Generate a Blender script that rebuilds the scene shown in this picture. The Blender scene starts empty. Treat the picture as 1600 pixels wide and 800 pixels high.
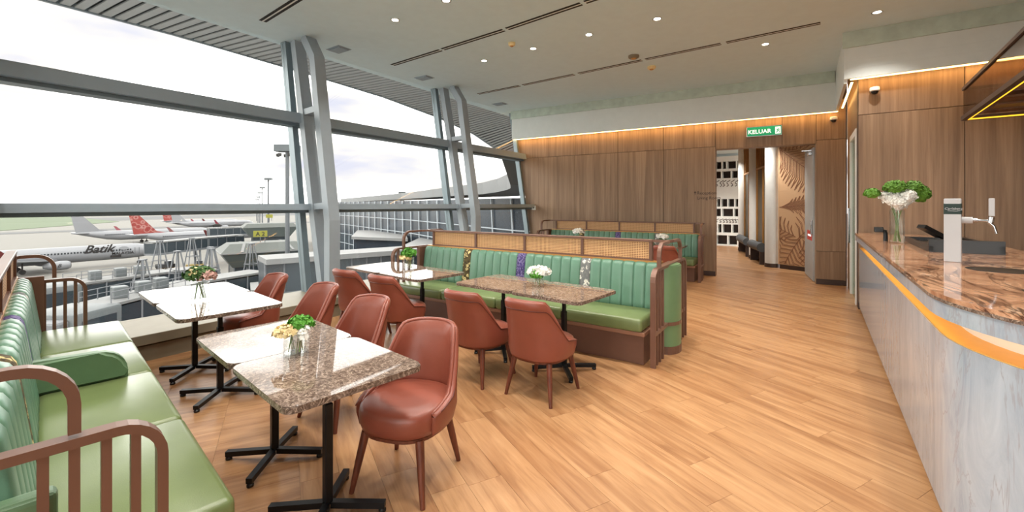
import bpy, bmesh, math, random
from mathutils import Vector, Matrix
R = random.Random(7)
PI = math.pi
scene = bpy.context.scene
COL = scene.collection

# ------------------------------------------------------------------ camera
cam = bpy.data.cameras.new('camera'); camo = bpy.data.objects.new('camera', cam); COL.objects.link(camo)
cam.sensor_width = 36; cam.lens = 680 / 1600 * 36; cam.shift_y = -0.05
cam.clip_start = .05; cam.clip_end = 4000
camo.location = (0, 0, 1.56); camo.rotation_euler = (PI / 2, 0, math.radians(34.1))
scene.camera = camo

# ------------------------------------------------------------------ sky and exposure
world = bpy.data.worlds.new('world'); scene.world = world; world.use_nodes = True
nt = world.node_tree; nt.nodes.clear()
def wn(t): return nt.nodes.new(t)
tc = wn('ShaderNodeTexCoord'); mp = wn('ShaderNodeMapping'); mp.inputs['Scale'].default_value = (1.3, 1.3, 5.5)
nz = wn('ShaderNodeTexNoise'); nz.inputs['Scale'].default_value = 1.8; nz.inputs['Detail'].default_value = 5
rp = wn('ShaderNodeValToRGB')
rp.color_ramp.elements[0].position = .33; rp.color_ramp.elements[0].color = (.140, .142, .165, 1)
rp.color_ramp.elements[1].position = .62; rp.color_ramp.elements[1].color = (1.0, .985, .94, 1)
e = rp.color_ramp.elements.new(.42); e.color = (.20, .19, .172, 1)
e = rp.color_ramp.elements.new(.52); e.color = (.96, .94, .90, 1)
bg = wn('ShaderNodeBackground'); bg.inputs['Strength'].default_value = 1.0
wo = wn('ShaderNodeOutputWorld')
nt.links.new(tc.outputs['Generated'], mp.inputs['Vector']); nt.links.new(mp.outputs['Vector'], nz.inputs['Vector'])
nt.links.new(nz.outputs['Fac'], rp.inputs['Fac']); nt.links.new(rp.outputs['Color'], bg.inputs['Color'])
nt.links.new(bg.outputs['Background'], wo.inputs['Surface'])
vs = scene.view_settings
vs.view_transform = 'Standard'; vs.look = 'None'; vs.gamma = 1; vs.use_curve_mapping = False
vs.exposure = 2.65
DOWNLIGHT_W = 18.0     # each ceiling downlight
COVE_E = 2.4           # LED strip emission

# ------------------------------------------------------------------ materials
def srgb(r, g, b):
    f = lambda c: (c / 255 / 12.92) if c / 255 <= .04045 else ((c / 255 + .055) / 1.055) ** 2.4
    return (f(r), f(g), f(b), 1)
class Mat:
    def __init__(s, name):
        s.m = bpy.data.materials.new(name); s.m.use_nodes = True; s.t = s.m.node_tree
        s.b = s.t.nodes['Principled BSDF']; s.o = s.t.nodes['Material Output']
    def n(s, t, **k):
        x = s.t.nodes.new(t)
        for a, v in k.items():
            if a.startswith('i_'):
                x.inputs[a[2:].replace('_', ' ')].default_value = v
            else: setattr(x, a, v)
        return x
    def l(s, a, b): s.t.links.new(a, b)
    def coord(s, scale=(1, 1, 1), rot=(0, 0, 0), kind='Object', rnd=False):
        c = s.n('ShaderNodeTexCoord'); m = s.n('ShaderNodeMapping')
        m.inputs['Scale'].default_value = scale; m.inputs['Rotation'].default_value = rot
        s.l(c.outputs[kind], m.inputs['Vector'])
        if rnd:
            oi = s.n('ShaderNodeObjectInfo'); mu = s.n('ShaderNodeMath', operation='MULTIPLY'); mu.inputs[1].default_value = 53.
            s.l(oi.outputs['Random'], mu.inputs[0]); cx = s.n('ShaderNodeCombineXYZ')
            for i in range(3): s.l(mu.outputs[0], cx.inputs[i])
            s.l(cx.outputs[0], m.inputs['Location'])
        return m.outputs['Vector']
    def ramp(s, fac, stops):
        r = s.n('ShaderNodeValToRGB'); cr = r.color_ramp
        cr.elements[0].position, cr.elements[0].color = stops[0]
        cr.elements[1].position, cr.elements[1].color = stops[-1]
        for p, c in stops[1:-1]:
            e = cr.elements.new(p); e.color = c
        s.l(fac, r.inputs['Fac']); return r.outputs['Color']
    def noise(s, vec, scale, detail=4, rough=.55, dist=0):
        x = s.n('ShaderNodeTexNoise'); x.inputs['Scale'].default_value = scale; x.inputs['Detail'].default_value = detail
        x.inputs['Roughness'].default_value = rough; x.inputs['Distortion'].default_value = dist
        s.l(vec, x.inputs['Vector']); return x.outputs['Fac']
    def mix(s, fac, a, b, blend='MIX'):
        x = s.n('ShaderNodeMix', data_type='RGBA', blend_type=blend)
        for inp, v in ((x.inputs[0], fac), (x.inputs[6], a), (x.inputs[7], b)):
            if isinstance(v, (int, float)): inp.default_value = v
            elif isinstance(v, tuple): inp.default_value = v
            else: s.l(v, inp)
        return x.outputs[2]
    def bump(s, h, strength=.2, dist=.01):
        b = s.n('ShaderNodeBump'); b.inputs['Strength'].default_value = strength; b.inputs['Distance'].default_value = dist
        s.l(h, b.inputs['Height']); s.l(b.outputs['Normal'], s.b.inputs['Normal'])
    def set(s, col=None, rough=.5, metal=0, spec=.5, coat=0):
        if col is not None:
            if isinstance(col, tuple): s.b.inputs['Base Color'].default_value = col
            else: s.l(col, s.b.inputs['Base Color'])
        s.b.inputs['Roughness'].default_value = rough; s.b.inputs['Metallic'].default_value = metal
        s.b.inputs['Specular IOR Level'].default_value = spec; s.b.inputs['Coat Weight'].default_value = coat
        s.b.inputs['Coat Roughness'].default_value = .04
        return s
MATS = {}
def plain(name, rgb, rough=.5, metal=0, spec=.5, var=.06, coat=0):
    if name in MATS: return MATS[name]
    m = Mat(name); c = srgb(*rgb)
    v = m.coord((1, 1, 1)); f = m.noise(v, 7, 3)
    d = tuple(x * (1 - var) for x in c[:3]) + (1,); u = tuple(min(1, x * (1 + var)) for x in c[:3]) + (1,)
    m.set(m.ramp(f, [(.3, d), (.7, u)]), rough, metal, spec, coat)
    MATS[name] = m.m; return m.m
def leather(name, rgb, rough=.38):
    m = Mat(name); c = srgb(*rgb); v = m.coord((1, 1, 1), rnd=True)
    f = m.noise(v, 5, 3); d = tuple(x * .86 for x in c[:3]) + (1,)
    m.set(m.ramp(f, [(.3, d), (.7, c)]), rough, 0, .5)
    g = m.n('ShaderNodeTexVoronoi'); g.inputs['Scale'].default_value = 260; m.l(v, g.inputs['Vector'])
    m.bump(g.outputs['Distance'], .12, .002); MATS[name] = m.m; return m.m
def wood(name, light, dark, grain=(1, 1, .06), scale=30, rough=.45, rnd=True, bump=.08, spec=.4):
    m = Mat(name); v = m.coord(grain, rnd=rnd)
    f = m.noise(v, scale, 6, .6, .4); f2 = m.noise(v, scale * .22, 3, .5, .8)
    a = m.ramp(f, [(.3, srgb(*dark)), (.68, srgb(*light))])
    b = m.ramp(f2, [(.35, (.72, .70, .68, 1)), (.65, (1, 1, 1, 1))])
    m.set(m.mix(1., a, b, 'MULTIPLY'), rough, 0, spec); m.bump(f, bump, .002); MATS[name] = m.m; return m.m
def emit(name, rgb, strength):
    m = Mat(name); m.b.inputs['Base Color'].default_value = srgb(*rgb)
    m.b.inputs['Emission Color'].default_value = srgb(*rgb); m.b.inputs['Emission Strength'].default_value = strength
    MATS[name] = m.m; return m.m
def glass(name, tint=(.97, .99, .98), f0=.025, power=5.0, rough=0.0):
    """thin clear pane: transparent with a grazing reflection, the same from both sides"""
    m = Mat(name); tr = m.n('ShaderNodeBsdfTransparent'); tr.inputs['Color'].default_value = (*tint, 1)
    gl = m.n('ShaderNodeBsdfGlossy'); gl.inputs['Roughness'].default_value = rough
    lw = m.n('ShaderNodeLayerWeight'); lw.inputs['Blend'].default_value = .5
    pw = m.n('ShaderNodeMath', operation='POWER'); pw.inputs[1].default_value = power; m.l(lw.outputs['Facing'], pw.inputs[0])
    ma = m.n('ShaderNodeMath', operation='MULTIPLY_ADD'); ma.inputs[1].default_value = .6; ma.inputs[2].default_value = f0; m.l(pw.outputs[0], ma.inputs[0])
    mx = m.n('ShaderNodeMixShader'); m.l(ma.outputs[0], mx.inputs[0]); m.l(tr.outputs[0], mx.inputs[1]); m.l(gl.outputs[0], mx.inputs[2])
    m.l(mx.outputs[0], m.o.inputs['Surface']); m.t.nodes.remove(m.b); MATS[name] = m.m; return m.m

plain('white_paint', (216, 236, 244), .6, var=.02); plain('fascia_paint', (220, 226, 224), .6, var=.02)
plain('cove_tile', (190, 204, 192), .5, var=.10); plain('slot_dark', (36, 34, 32), .7)
plain('column_paint', (150, 160, 168), .4, var=.03); plain('mullion_paint', (150, 164, 175), .4, var=.03)
plain('frame_grey', (120, 134, 140), .35, metal=.3, var=.03)
plain('sill_stone', (132, 124, 106), .5, var=.05); plain('sill_gap', (88, 82, 68), .7)
plain('black_metal', (17, 19, 23), .4, metal=.4); plain('bronze', (116, 84, 70), .35, metal=.25, var=.05)
plain('bench_brown', (104, 72, 58), .42, var=.05); plain('bench_lip', (140, 100, 78), .45)
plain('brass', (205, 150, 88), .3, metal=.6); plain('steel', (185, 187, 190), .2, metal=1.)
plain('plinth_dark', (66, 50, 44), .5); plain('white_plastic', (236, 236, 232), .35); plain('dark_plastic', (17, 18, 20), .35)
plain('tower_white', (192, 193, 196), .25, var=.01); plain('tower_band', (8, 40, 32), .3, var=.02)

plain('red_plate', (212, 62, 60), .4); plain('ink', (52, 36, 30), .6)
plain('column_white', (226, 227, 224), .45, var=.02); plain('door_grey', (176, 180, 180), .4, var=.03)
plain('olive_dark', (62, 58, 46), .35); plain('sofa_grey', (74, 78, 82), .6)
plain('mural_line', (146, 102, 76), .6); plain('shelf_white', (228, 230, 226), .45, var=.02); plain('shelf_dark', (58, 44, 40), .6)
plain('green_bolster', (100, 130, 90), .4, var=.05)
leather('terracotta', (138, 73, 57), .36); leather('piping_red', (92, 40, 32), .4)
leather('green_back', (98, 138, 116), .34); leather('green_seat', (111, 126, 80), .30)
leather('armrest_green', (96, 128, 94), .4)
wood('leg_wood', (124, 66, 44), (84, 42, 30), (1, 1, .08), 40)
wood('walnut', (166, 137, 110), (138, 110, 87), (1, 1, .035), 26, .5)
# floor boards: grain along local X, tone per board
def floor_mat():
    m = Mat('oak_board'); v = m.coord((.09, 1, 1), rnd=True)
    f = m.noise(v, 22, 6, .62, .6); f2 = m.noise(v, 5, 3, .5, 1.2)
    a = m.ramp(f, [(.25, srgb(148, 104, 70)), (.5, srgb(180, 136, 95)), (.75, srgb(196, 154, 113))])
    b = m.ramp(f2, [(.36, (.74, .66, .60, 1)), (.56, (1, 1, 1, 1))])
    oi = m.n('ShaderNodeObjectInfo'); t = m.ramp(oi.outputs['Random'], [(0, (.91, .89, .87, 1)), (.5, (1, .99, .98, 1)), (1, (.95, .94, .93, 1))])
    m.set(m.mix(1., m.mix(1., a, b, 'MULTIPLY'), t, 'MULTIPLY'), .33, 0, .45); m.bump(f, .05, .002); MATS['oak_board'] = m.m
floor_mat(); plain('floor_joint', (150, 122, 96), .6)
def marble(name, stops, scale, rough=.06, dist=1.6, spec=.6, vein=None, aniso=(1, 1, 1), rot=(0, 0, 0)):
    m = Mat(name); v = m.coord(aniso, rot, rnd=False)
    f = m.noise(v, scale, 9, .68, dist)
    c = m.ramp(f, stops)
    if vein:
        w = m.noise(v, scale * .35, 6, .6, 2.4)
        k = m.ramp(w, [(vein[1] - vein[2], (0, 0, 0, 1)), (vein[1], (1, 1, 1, 1)), (vein[1] + vein[2], (0, 0, 0, 1))])
        c = m.mix(k, c, vein[0])
    m.set(c, rough, 0, spec, .0); MATS[name] = m.m
marble('table_marble', [(.30, srgb(58, 48, 42)), (.45, srgb(98, 82, 72)), (.58, srgb(130, 112, 100)), (.72, srgb(192, 176, 164))], 20, .03, 2.8, .2, (srgb(190, 170, 152), .5, .012))
marble('counter_marble', [(.30, srgb(112, 74, 54)), (.45, srgb(176, 128, 98)), (.58, srgb(206, 160, 126)), (.7, srgb(224, 196, 170))], 3.2, .06, 2.6, .6, (srgb(70, 44, 34), .5, .02), (1, .55, 1), (0, 0, .5))
marble('white_marble', [(.32, srgb(146, 158, 172)), (.45, srgb(162, 173, 185)), (.62, srgb(174, 184, 195)), (.75, srgb(184, 193, 202))], 3.6, .12, 1.2, .5, (srgb(156, 158, 164), .53, .012), (1.8, 1.8, .5), (.5, .35, .2))
def rattan():
    m = Mat('rattan'); c = m.n('ShaderNodeTexCoord'); sx = m.n('ShaderNodeSeparateXYZ'); m.l(c.outputs['Object'], sx.inputs[0])
    outs = []
    for ax in (0, 2):
        mu = m.n('ShaderNodeMath', operation='MULTIPLY'); mu.inputs[1].default_value = 2 * PI / .019; m.l(sx.outputs[ax], mu.inputs[0])
        si = m.n('ShaderNodeMath', operation='SINE'); m.l(mu.outputs[0], si.inputs[0]); outs.append(si.outputs[0])
    mx = m.n('ShaderNodeMath', operation='MAXIMUM'); m.l(outs[0], mx.inputs[0]); m.l(outs[1], mx.inputs[1])
    col = m.ramp(mx.outputs[0], [(.0, srgb(112, 70, 42)), (.35, srgb(196, 146, 98)), (1, srgb(222, 180, 132))])
    m.set(col, .5, 0, .3); m.bump(mx.outputs[0], .5, .003); MATS['rattan'] = m.m
rattan()
def pattern(name, base, a, b, scale, feature):
    m = Mat(name); v = m.coord((1, .4, 1))
    x = m.n('ShaderNodeTexVoronoi', feature=feature); x.inputs['Scale'].default_value = scale; m.l(v, x.inputs['Vector'])
    w = m.noise(v, scale * 1.3, 2, .5, 1.5)
    c = m.ramp(x.outputs['Distance'], [(.04, srgb(*base)), (.16, srgb(*a)), (.42, srgb(*a)), (.5, srgb(*b))])
    k = m.ramp(w, [(.5, (0, 0, 0, 1)), (.54, (1, 1, 1, 1))])
    m.set(m.mix(k, c, srgb(*base)), .7, 0, .2); MATS[name] = m.m
pattern('cloth_ogee', (62, 52, 36), (214, 196, 138), (90, 78, 50), 17, 'F1')
pattern('cloth_violet', (60, 50, 96), (80, 68, 124), (124, 114, 156), 30, 'F1')
pattern('cloth_floral', (120, 122, 122), (222, 220, 210), (110, 112, 112), 18, 'F1')
glass('clear_glass', (.985, .99, .985)); emit('sign_green', (0, 138, 92), .10); emit('sign_white', (235, 245, 238), .16); glass('vase_glass', (.965, .98, .975), .05, 3); glass('green_glass', (.80, .90, .84), .06)
emit('led_warm', (255, 200, 120), COVE_E); emit('led_groove', (255, 196, 92), .5); plain('glow_tint_ledge', (228, 178, 92), .4, metal=.35); emit('downlight_lens', (255, 240, 214), 3.)  # counter ledge: yellow LED glow put into its colour
emit('led_gold', (232, 170, 40), .35); glass('smoke_glass', (.62, .52, .46), .05)
plain('vase_water', (200, 214, 206), .1)
for nm, c in (('leaf_green', (84, 150, 44)), ('leaf_dark', (66, 104, 48)), ('moss_green', (92, 138, 40)), ('petal_white', (246, 244, 234)), ('petal_cream', (236, 214, 160)), ('petal_pink', (190, 150, 140)), ('stem_green', (120, 140, 80))):
    plain(nm, c, .6, var=.18)

# ------------------------------------------------------------------ geometry helpers
def obj(name, bm, mat, parent=None, smooth=False, loc=None, rot=None):
    bmesh.ops.recalc_face_normals(bm, faces=bm.faces[:])
    me = bpy.data.meshes.new(name); bm.to_mesh(me); bm.free()
    for mm in (mat if isinstance(mat, (list, tuple)) else [mat]): me.materials.append(MATS[mm] if isinstance(mm, str) else mm)
    if smooth:
        me.polygons.foreach_set('use_smooth', [True] * len(me.polygons))
        if smooth == 'auto':
            try: me.set_sharp_from_angle(angle=math.radians(38))
            except Exception: pass
    o = bpy.data.objects.new(name, me); COL.objects.link(o)
    if parent: o.parent = parent
    if loc: o.location = loc
    if rot: o.rotation_euler = rot
    return o
def inst(src, parent=None, loc=None, rot=None):
    o = src.copy(); COL.objects.link(o); o.parent = parent if parent else src.parent
    if loc is not None: o.location = loc
    if rot is not None: o.rotation_euler = rot
    return o
def thing(name, label, cat, loc=(0, 0, 0), rz=0, group=None):
    o = bpy.data.objects.new(name, None); COL.objects.link(o); o.location = loc; o.rotation_euler = (0, 0, rz)
    o.empty_display_size = .1
    o['label'] = label; o['category'] = cat
    if group: o['group'] = group
    return o
def tag(o, label, cat, group=None):
    o['label'] = label; o['category'] = cat
    if group: o['group'] = group
    return o
def struct(o): o['kind'] = 'structure'; return o
def stuff(o): o['kind'] = 'stuff'; return o
def kids(o): return [c for c in list(o.children)]
def dup(root, loc, rz, label, group=None):
    r = root.copy(); COL.objects.link(r); r.location = loc; r.rotation_euler = (0, 0, rz); r['label'] = label
    if group: r['group'] = group
    for ch in kids(root):
        c = ch.copy(); COL.objects.link(c); c.parent = r
        for g in kids(ch):
            d = g.copy(); COL.objects.link(d); d.parent = c
    return r
def NB(): return bmesh.new()
def box(bm, x0, x1, y0, y1, z0, z1, bev=0, seg=2):
    vs_ = [bm.verts.new((x, y, z)) for x in (x0, x1) for y in (y0, y1) for z in (z0, z1)]
    F = [(0, 1, 3, 2), (4, 6, 7, 5), (0, 4, 5, 1), (2, 3, 7, 6), (0, 2, 6, 4), (1, 5, 7, 3)]
    fs = [bm.faces.new([vs_[i] for i in f]) for f in F]
    if bev > 0:
        es = list({e for f in fs for e in f.edges})
        bmesh.ops.bevel(bm, geom=es, offset=bev, segments=seg, affect='EDGES', profile=.5)
def beam(bm, a, b, w, h, up=(0, 0, 1)):
    a, b = Vector(a), Vector(b); d = (b - a).normalized(); u = Vector(up)
    if abs(d.dot(u)) > .98: u = Vector((0, 1, 0))
    s = d.cross(u).normalized(); u = s.cross(d).normalized()
    q = []
    for p in (a, b):
        q.append([bm.verts.new(p + s * (i * w / 2) + u * (j * h / 2)) for i, j in ((-1, -1), (1, -1), (1, 1), (-1, 1))])
    for i in range(4): bm.faces.new((q[0][i], q[0][(i + 1) % 4], q[1][(i + 1) % 4], q[1][i]))
    bm.faces.new(q[0][::-1]); bm.faces.new(q[1])
def sweep(bm, pts, w, h, side, n=4, closed=False):
    """rectangular (n=4) or round section along a polyline lying in the plane whose normal is side"""
    side = Vector(side).normalized(); pts = [Vector(p) for p in pts]; rings = []
    N = len(pts)
    for i, p in enumerate(pts):
        if closed: t = (pts[(i + 1) % N] - pts[i - 1]).normalized()
        else: t = (pts[min(i + 1, N - 1)] - pts[max(i - 1, 0)]).normalized()
        u = side.cross(t).normalized()
        if n == 4: offs = [(-w / 2, -h / 2), (w / 2, -h / 2), (w / 2, h / 2), (-w / 2, h / 2)]
        else: offs = [(w / 2 * math.cos(2 * PI * k / n), h / 2 * math.sin(2 * PI * k / n)) for k in range(n)]
        rings.append([bm.verts.new(p + side * a + u * b) for a, b in offs])
    M = len(rings[0])
    for i in range(N if closed else N - 1):
        a, b = rings[i], rings[(i + 1) % N]
        for k in range(M): bm.faces.new((a[k], a[(k + 1) % M], b[(k + 1) % M], b[k]))
    if not closed: bm.faces.new(rings[0][::-1]); bm.faces.new(rings[-1])
def tube(bm, pts, r, n=8):
    pts = [Vector(p) for p in pts]; N = len(pts); rings = []
    for i, p in enumerate(pts):
        t = (pts[min(i + 1, N - 1)] - pts[max(i - 1, 0)]).normalized()
        u = Vector((0, 0, 1)) if abs(t.z) < .9 else Vector((1, 0, 0))
        s = t.cross(u).normalized(); u = s.cross(t)
        rr = r[i] if isinstance(r, (list, tuple)) else r
        rings.append([bm.verts.new(p + (s * math.cos(2 * PI * k / n) + u * math.sin(2 * PI * k / n)) * rr) for k in range(n)])
    for i in range(N - 1):
        for k in range(n): bm.faces.new((rings[i][k], rings[i][(k + 1) % n], rings[i + 1][(k + 1) % n], rings[i + 1][k]))
    bm.faces.new(rings[0][::-1]); bm.faces.new(rings[-1])
def lathe(bm, prof, n=24, c=(0, 0, 0), cap=True):
    rings = [[bm.verts.new((c[0] + r * math.cos(2 * PI * k / n), c[1] + r * math.sin(2 * PI * k / n), c[2] + z)) for k in range(n)] for r, z in prof]
    for a, b in zip(rings, rings[1:]):
        for k in range(n): bm.faces.new((a[k], a[(k + 1) % n], b[(k + 1) % n], b[k]))
    if cap: bm.faces.new(rings[0][::-1]); bm.faces.new(rings[-1])
def loft(bm, rings, closed_ring=True, cap=True):
    vr = [[bm.verts.new(p) for p in r] for r in rings]; n = len(vr[0])
    for a, b in zip(vr, vr[1:]):
        for k in range(n if closed_ring else n - 1): bm.faces.new((a[k], a[(k + 1) % n], b[(k + 1) % n], b[k]))
    if cap and closed_ring: bm.faces.new(vr[0][::-1]); bm.faces.new(vr[-1])
    return vr
def prism(bm, poly, z0, z1, bev=0):
    lo = [bm.verts.new((x, y, z0)) for x, y in poly]; hi = [bm.verts.new((x, y, z1)) for x, y in poly]; n = len(poly)
    for i in range(n): bm.faces.new((lo[i], lo[(i + 1) % n], hi[(i + 1) % n], hi[i]))
    bm.faces.new(lo[::-1]); f = bm.faces.new(hi)
    if bev: bmesh.ops.bevel(bm, geom=list(f.edges), offset=bev, segments=2, affect='EDGES')
def arc(cx, cy, r, a0, a1, n=6): return [(cx + r * math.cos(a0 + (a1 - a0) * i / n), cy + r * math.sin(a0 + (a1 - a0) * i / n)) for i in range(n + 1)]
def rrect(w, d, r, n=5):
    o = []
    for cx, cy, a in ((w / 2 - r, d / 2 - r, 0), (-w / 2 + r, d / 2 - r, PI / 2), (-w / 2 + r, -d / 2 + r, PI), (w / 2 - r, -d / 2 + r, 1.5 * PI)): o += arc(cx, cy, r, a, a + PI / 2, n)
    return o
def text(name, body, size, mat, parent, loc, rot, shear=0, ext=.002, align='LEFT', bold=0):
    cu = bpy.data.curves.new(name, 'FONT'); cu.body = body; cu.size = size; cu.shear = shear; cu.extrude = ext; cu.align_x = align; cu.offset = bold
    cu.resolution_u = 3
    tmp = bpy.data.objects.new(name, cu); COL.objects.link(tmp); dg = bpy.context.evaluated_depsgraph_get(); dg.update()
    me = bpy.data.meshes.new_from_object(tmp.evaluated_get(dg)); bpy.data.objects.remove(tmp); bpy.data.curves.remove(cu)
    me.materials.clear(); me.materials.append(MATS[mat]); me.name = name
    o = bpy.data.objects.new(name, me); COL.objects.link(o)
    o.parent = parent; o.location = loc; o.rotation_euler = rot; return o
def subsurf(o, lv=1):
    m = o.modifiers.new('subdivision', 'SUBSURF'); m.levels = lv; m.render_levels = lv
def petals(bm, c, rad, n, size, squash=1., rnd=R):
    for _ in range(n):
        z = rnd.uniform(-.35, 1); t = rnd.uniform(0, 2 * PI); s = math.sqrt(max(0, 1 - z * z))
        d = Vector((s * math.cos(t), s * math.sin(t), z)); k = rnd.uniform(.72, 1.06)
        p = Vector(c) + Vector((d.x * rad[0] * k, d.y * rad[1] * k, d.z * rad[2] * k))
        nrm = (d + Vector((rnd.uniform(-.7, .7), rnd.uniform(-.7, .7), rnd.uniform(-.4, .7)))).normalized()
        a = nrm.orthogonal().normalized(); a.rotate(Matrix.Rotation(rnd.uniform(0, 2 * PI), 3, nrm)); b = nrm.cross(a)
        L = size * rnd.uniform(.7, 1.3); w = L * .42
        v = [bm.verts.new(p - a * L * .5), bm.verts.new(p + b * w + nrm * w * .35), bm.verts.new(p + a * L * .5 + nrm * w * .2), bm.verts.new(p - b * w + nrm * w * .35)]
        bm.faces.new((v[0], v[1], v[2])); bm.faces.new((v[0], v[2], v[3]))

# ================================================================== ROOM
# ---- floor: 20 cm boards laid on the diagonal, each board its own piece
fl = NB(); box(fl, -6.1, 6.2, -4.2, 20, -.12, -.004); floor = struct(obj('floor', fl, 'floor_joint'))
FA = math.radians(-28); U = Vector((math.cos(FA), math.sin(FA))); N_ = Vector((-math.sin(FA), math.cos(FA)))
def board_mesh(L, W):
    bm = NB(); box(bm, -L / 2 + .0007, L / 2 - .0007, -W / 2 + .0007, W / 2 - .0007, -.012, 0)
    bmesh.ops.recalc_face_normals(bm, faces=bm.faces[:])
    me = bpy.data.meshes.new('board'); bm.to_mesh(me); bm.free(); me.materials.append(MATS['oak_board']); return me
cells = []
W_ = .206; rr = random.Random(3)
for k in range(0, 92):
    n0 = .091 + k * W_ + W_ / 2; off = rr.uniform(0, 1.2)
    for j in range(-14, 14): cells.append((j * 1.2 + off, n0, 0))
for b in range(0, 16):
    for j in range(-60, 60): cells.append((j * W_, .091 - .23 - b * .46, 1))
def inroom(x, y):
    if y < -3.9 or x < -5.75 or y > 18.5: return False
    if y > 10.9: return -4.4 < x < .6
    if y > 8.2: return x < 1.2
    return x < 3.2
near, far = [], []
ca, sa = math.cos(math.radians(34.1)), math.sin(math.radians(34.1))
for u, n, q in cells:
    p = U * u + N_ * n
    if not inroom(p.x, p.y): continue
    d = -p.x * sa + p.y * ca; l = p.x * ca + p.y * sa
    vis = d > 1.2 and -1.28 * d < l < 1.05 * d and p.x < .9 and p.y < 11 and (1.56 / max(d, .1) < .78)
    (near if vis else far).append((d, p.x, p.y, q))
near.sort()
M1 = board_mesh(1.2, W_); M2 = board_mesh(.46, W_)
for i, (d, x, y, q) in enumerate(near[:295]):
    o = bpy.data.objects.new('floor_board', M2 if q else M1); COL.objects.link(o); o.parent = floor
    o.location = (x, y, 0); o.rotation_euler = (0, 0, FA + (PI / 2 if q else 0))
for q in (0, 1):
    bm = NB(); L = .46 if q else 1.2; ang = FA + (PI / 2 if q else 0); rot = Matrix.Rotation(-ang, 3, 'Z')
    for d, x, y, qq in near[295:] + far:
        if qq == q:
            c = rot @ Vector((x, y, 0)); box(bm, c.x - L / 2 + .0007, c.x + L / 2 - .0007, c.y - W_ / 2 + .0007, c.y + W_ / 2 - .0007, -.012, 0)
    o = stuff(obj('floor_boards_beyond', bm, 'oak_board', floor)); o.rotation_euler = (0, 0, ang)

# ---- ceiling
bm = NB(); prism(bm, [(-6.72, -4.2), (6.2, -4.2), (6.2, 8.6), (.9, 8.6), (.9, 10.7), (-7.1, 10.7)], 4.1, 4.3)
ceiling = struct(obj('ceiling', bm, 'white_paint'))

# ---- leaning window wall
def gx(z): return -6.14 - .155 * z
def lean_box(bm, y0, y1, z0, z1, o0, o1):
    """box that follows the lean of the glass, o0..o1 metres inside it"""
    v = [bm.verts.new((gx(z) + o, y, z)) for o in (o0, o1) for y in (y0, y1) for z in (z0, z1)]
    for f in [(0, 1, 3, 2), (4, 6, 7, 5), (0, 4, 5, 1), (2, 3, 7, 6), (0, 2, 6, 4), (1, 5, 7, 3)]: bm.faces.new([v[i] for i in f])
bays = [(-4.2, .38), (.38, 3.66), (3.66, 6.95), (6.95, 9.98)]
for i, (y0, y1) in enumerate(bays):
    bm = NB(); lean_box(bm, y0 - .045, y0 + .045, 0, 4.22, -.06, .08)
    if i == 3: lean_box(bm, y1 - .03, y1 + .04, 0, 4.22, -.06, .06)
    w = struct(obj('window_%d' % (i + 1), bm, 'frame_grey'))
    for z0, z1 in ((.1, 1.47), (1.56, 2.8), (2.94, 4.2)):
        bm = NB(); lean_box(bm, y0 + .045, y1 - .045, z0, z1, -.012, .004); obj('pane', bm, 'clear_glass', w)
    for z0, z1, dp in ((1.485, 1.575, .3), (2.80, 2.95, .24)):
        ye = y1 + (.1 if i == 3 else 0)
        bm = NB(); lean_box(bm, y0, ye, z0, z1, -.05, dp); t = obj('transom', bm, 'mullion_paint', w)
        bm = NB(); lean_box(bm, y0, ye, z0 - .045, z0, -.04, dp - .09); obj('transom_lip', bm, 'frame_grey', t)
    bm = NB(); lean_box(bm, y0, y1, 4.16, 4.24, -.08, .1); obj('head_rail', bm, 'frame_grey', w)
# sill: low stone upstand with a shadow gap
bm = NB(); box(bm, -6.3, -5.42, -4.2, 10.05, .17, .27, .006); box(bm, -6.25, -5.45, -4.2, 10.05, .0, .155)
sill = struct(obj('trim_1', bm, 'sill_stone'))
bm = NB(); box(bm, -6.2, -5.47, -4.2, 10.05, .155, .17); obj('shadow_gap', bm, 'sill_gap', sill)
bm = NB(); box(bm, -5.5, -5.40, 4.05, 4.55, .02, .15); 
g = obj('floor_grille', bm, 'sill_gap', sill)

# ---- steel twin-chord columns
def column(yc, label):
    t = thing('steel_column', label, 'column', (-5.68, yc, 0), 0, 'twin-chord steel columns of the window wall')
    X0 = 5.68
    bm = NB()
    prof = [(-5.68, .27), (-5.68, 1.33), (-5.97, 3.15), (-6.06, 3.75), (-6.30, 4.1)]
    sweep(bm, [(x + X0, 0, z) for x, z in prof], .17, .13, (0, 1, 0)); obj('inner_chord', bm, 'column_paint', t)
    bm = NB(); sweep(bm, [(-5.83 + X0, 0, .27), (-6.13 + X0, 0, 1.75), (-6.36 + X0, 0, 3.0), (-6.58 + X0, 0, 4.1)], .17, .12, (0, 1, 0)); obj('outer_chord', bm, 'column_paint', t)
    for z, a, b in ((1.55, -5.72, -6.09), (2.98, -5.95, -6.36)):
        bm = NB(); beam(bm, (a + X0, 0, z), (b + X0, 0, z - .02), .14, .09); obj('strut', bm, 'column_paint', t)
    bm = NB(); box(bm, -.27, .09, -.09, .09, .27, .29)
    prism(bm, [(-.2, -.02), (.07, -.02), (.07, .02), (-.2, .02)], .02, .28); obj('foot_bracket', bm, 'steel', t)
    return t
column(3.75, 'grey twin-chord steel column nearest the red chairs, its foot on the window sill')
column(7.05, 'grey twin-chord steel column behind the long green bench, farther along the window')
column(.45, 'grey twin-chord steel column beside the left green bench, at the picture edge')

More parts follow.
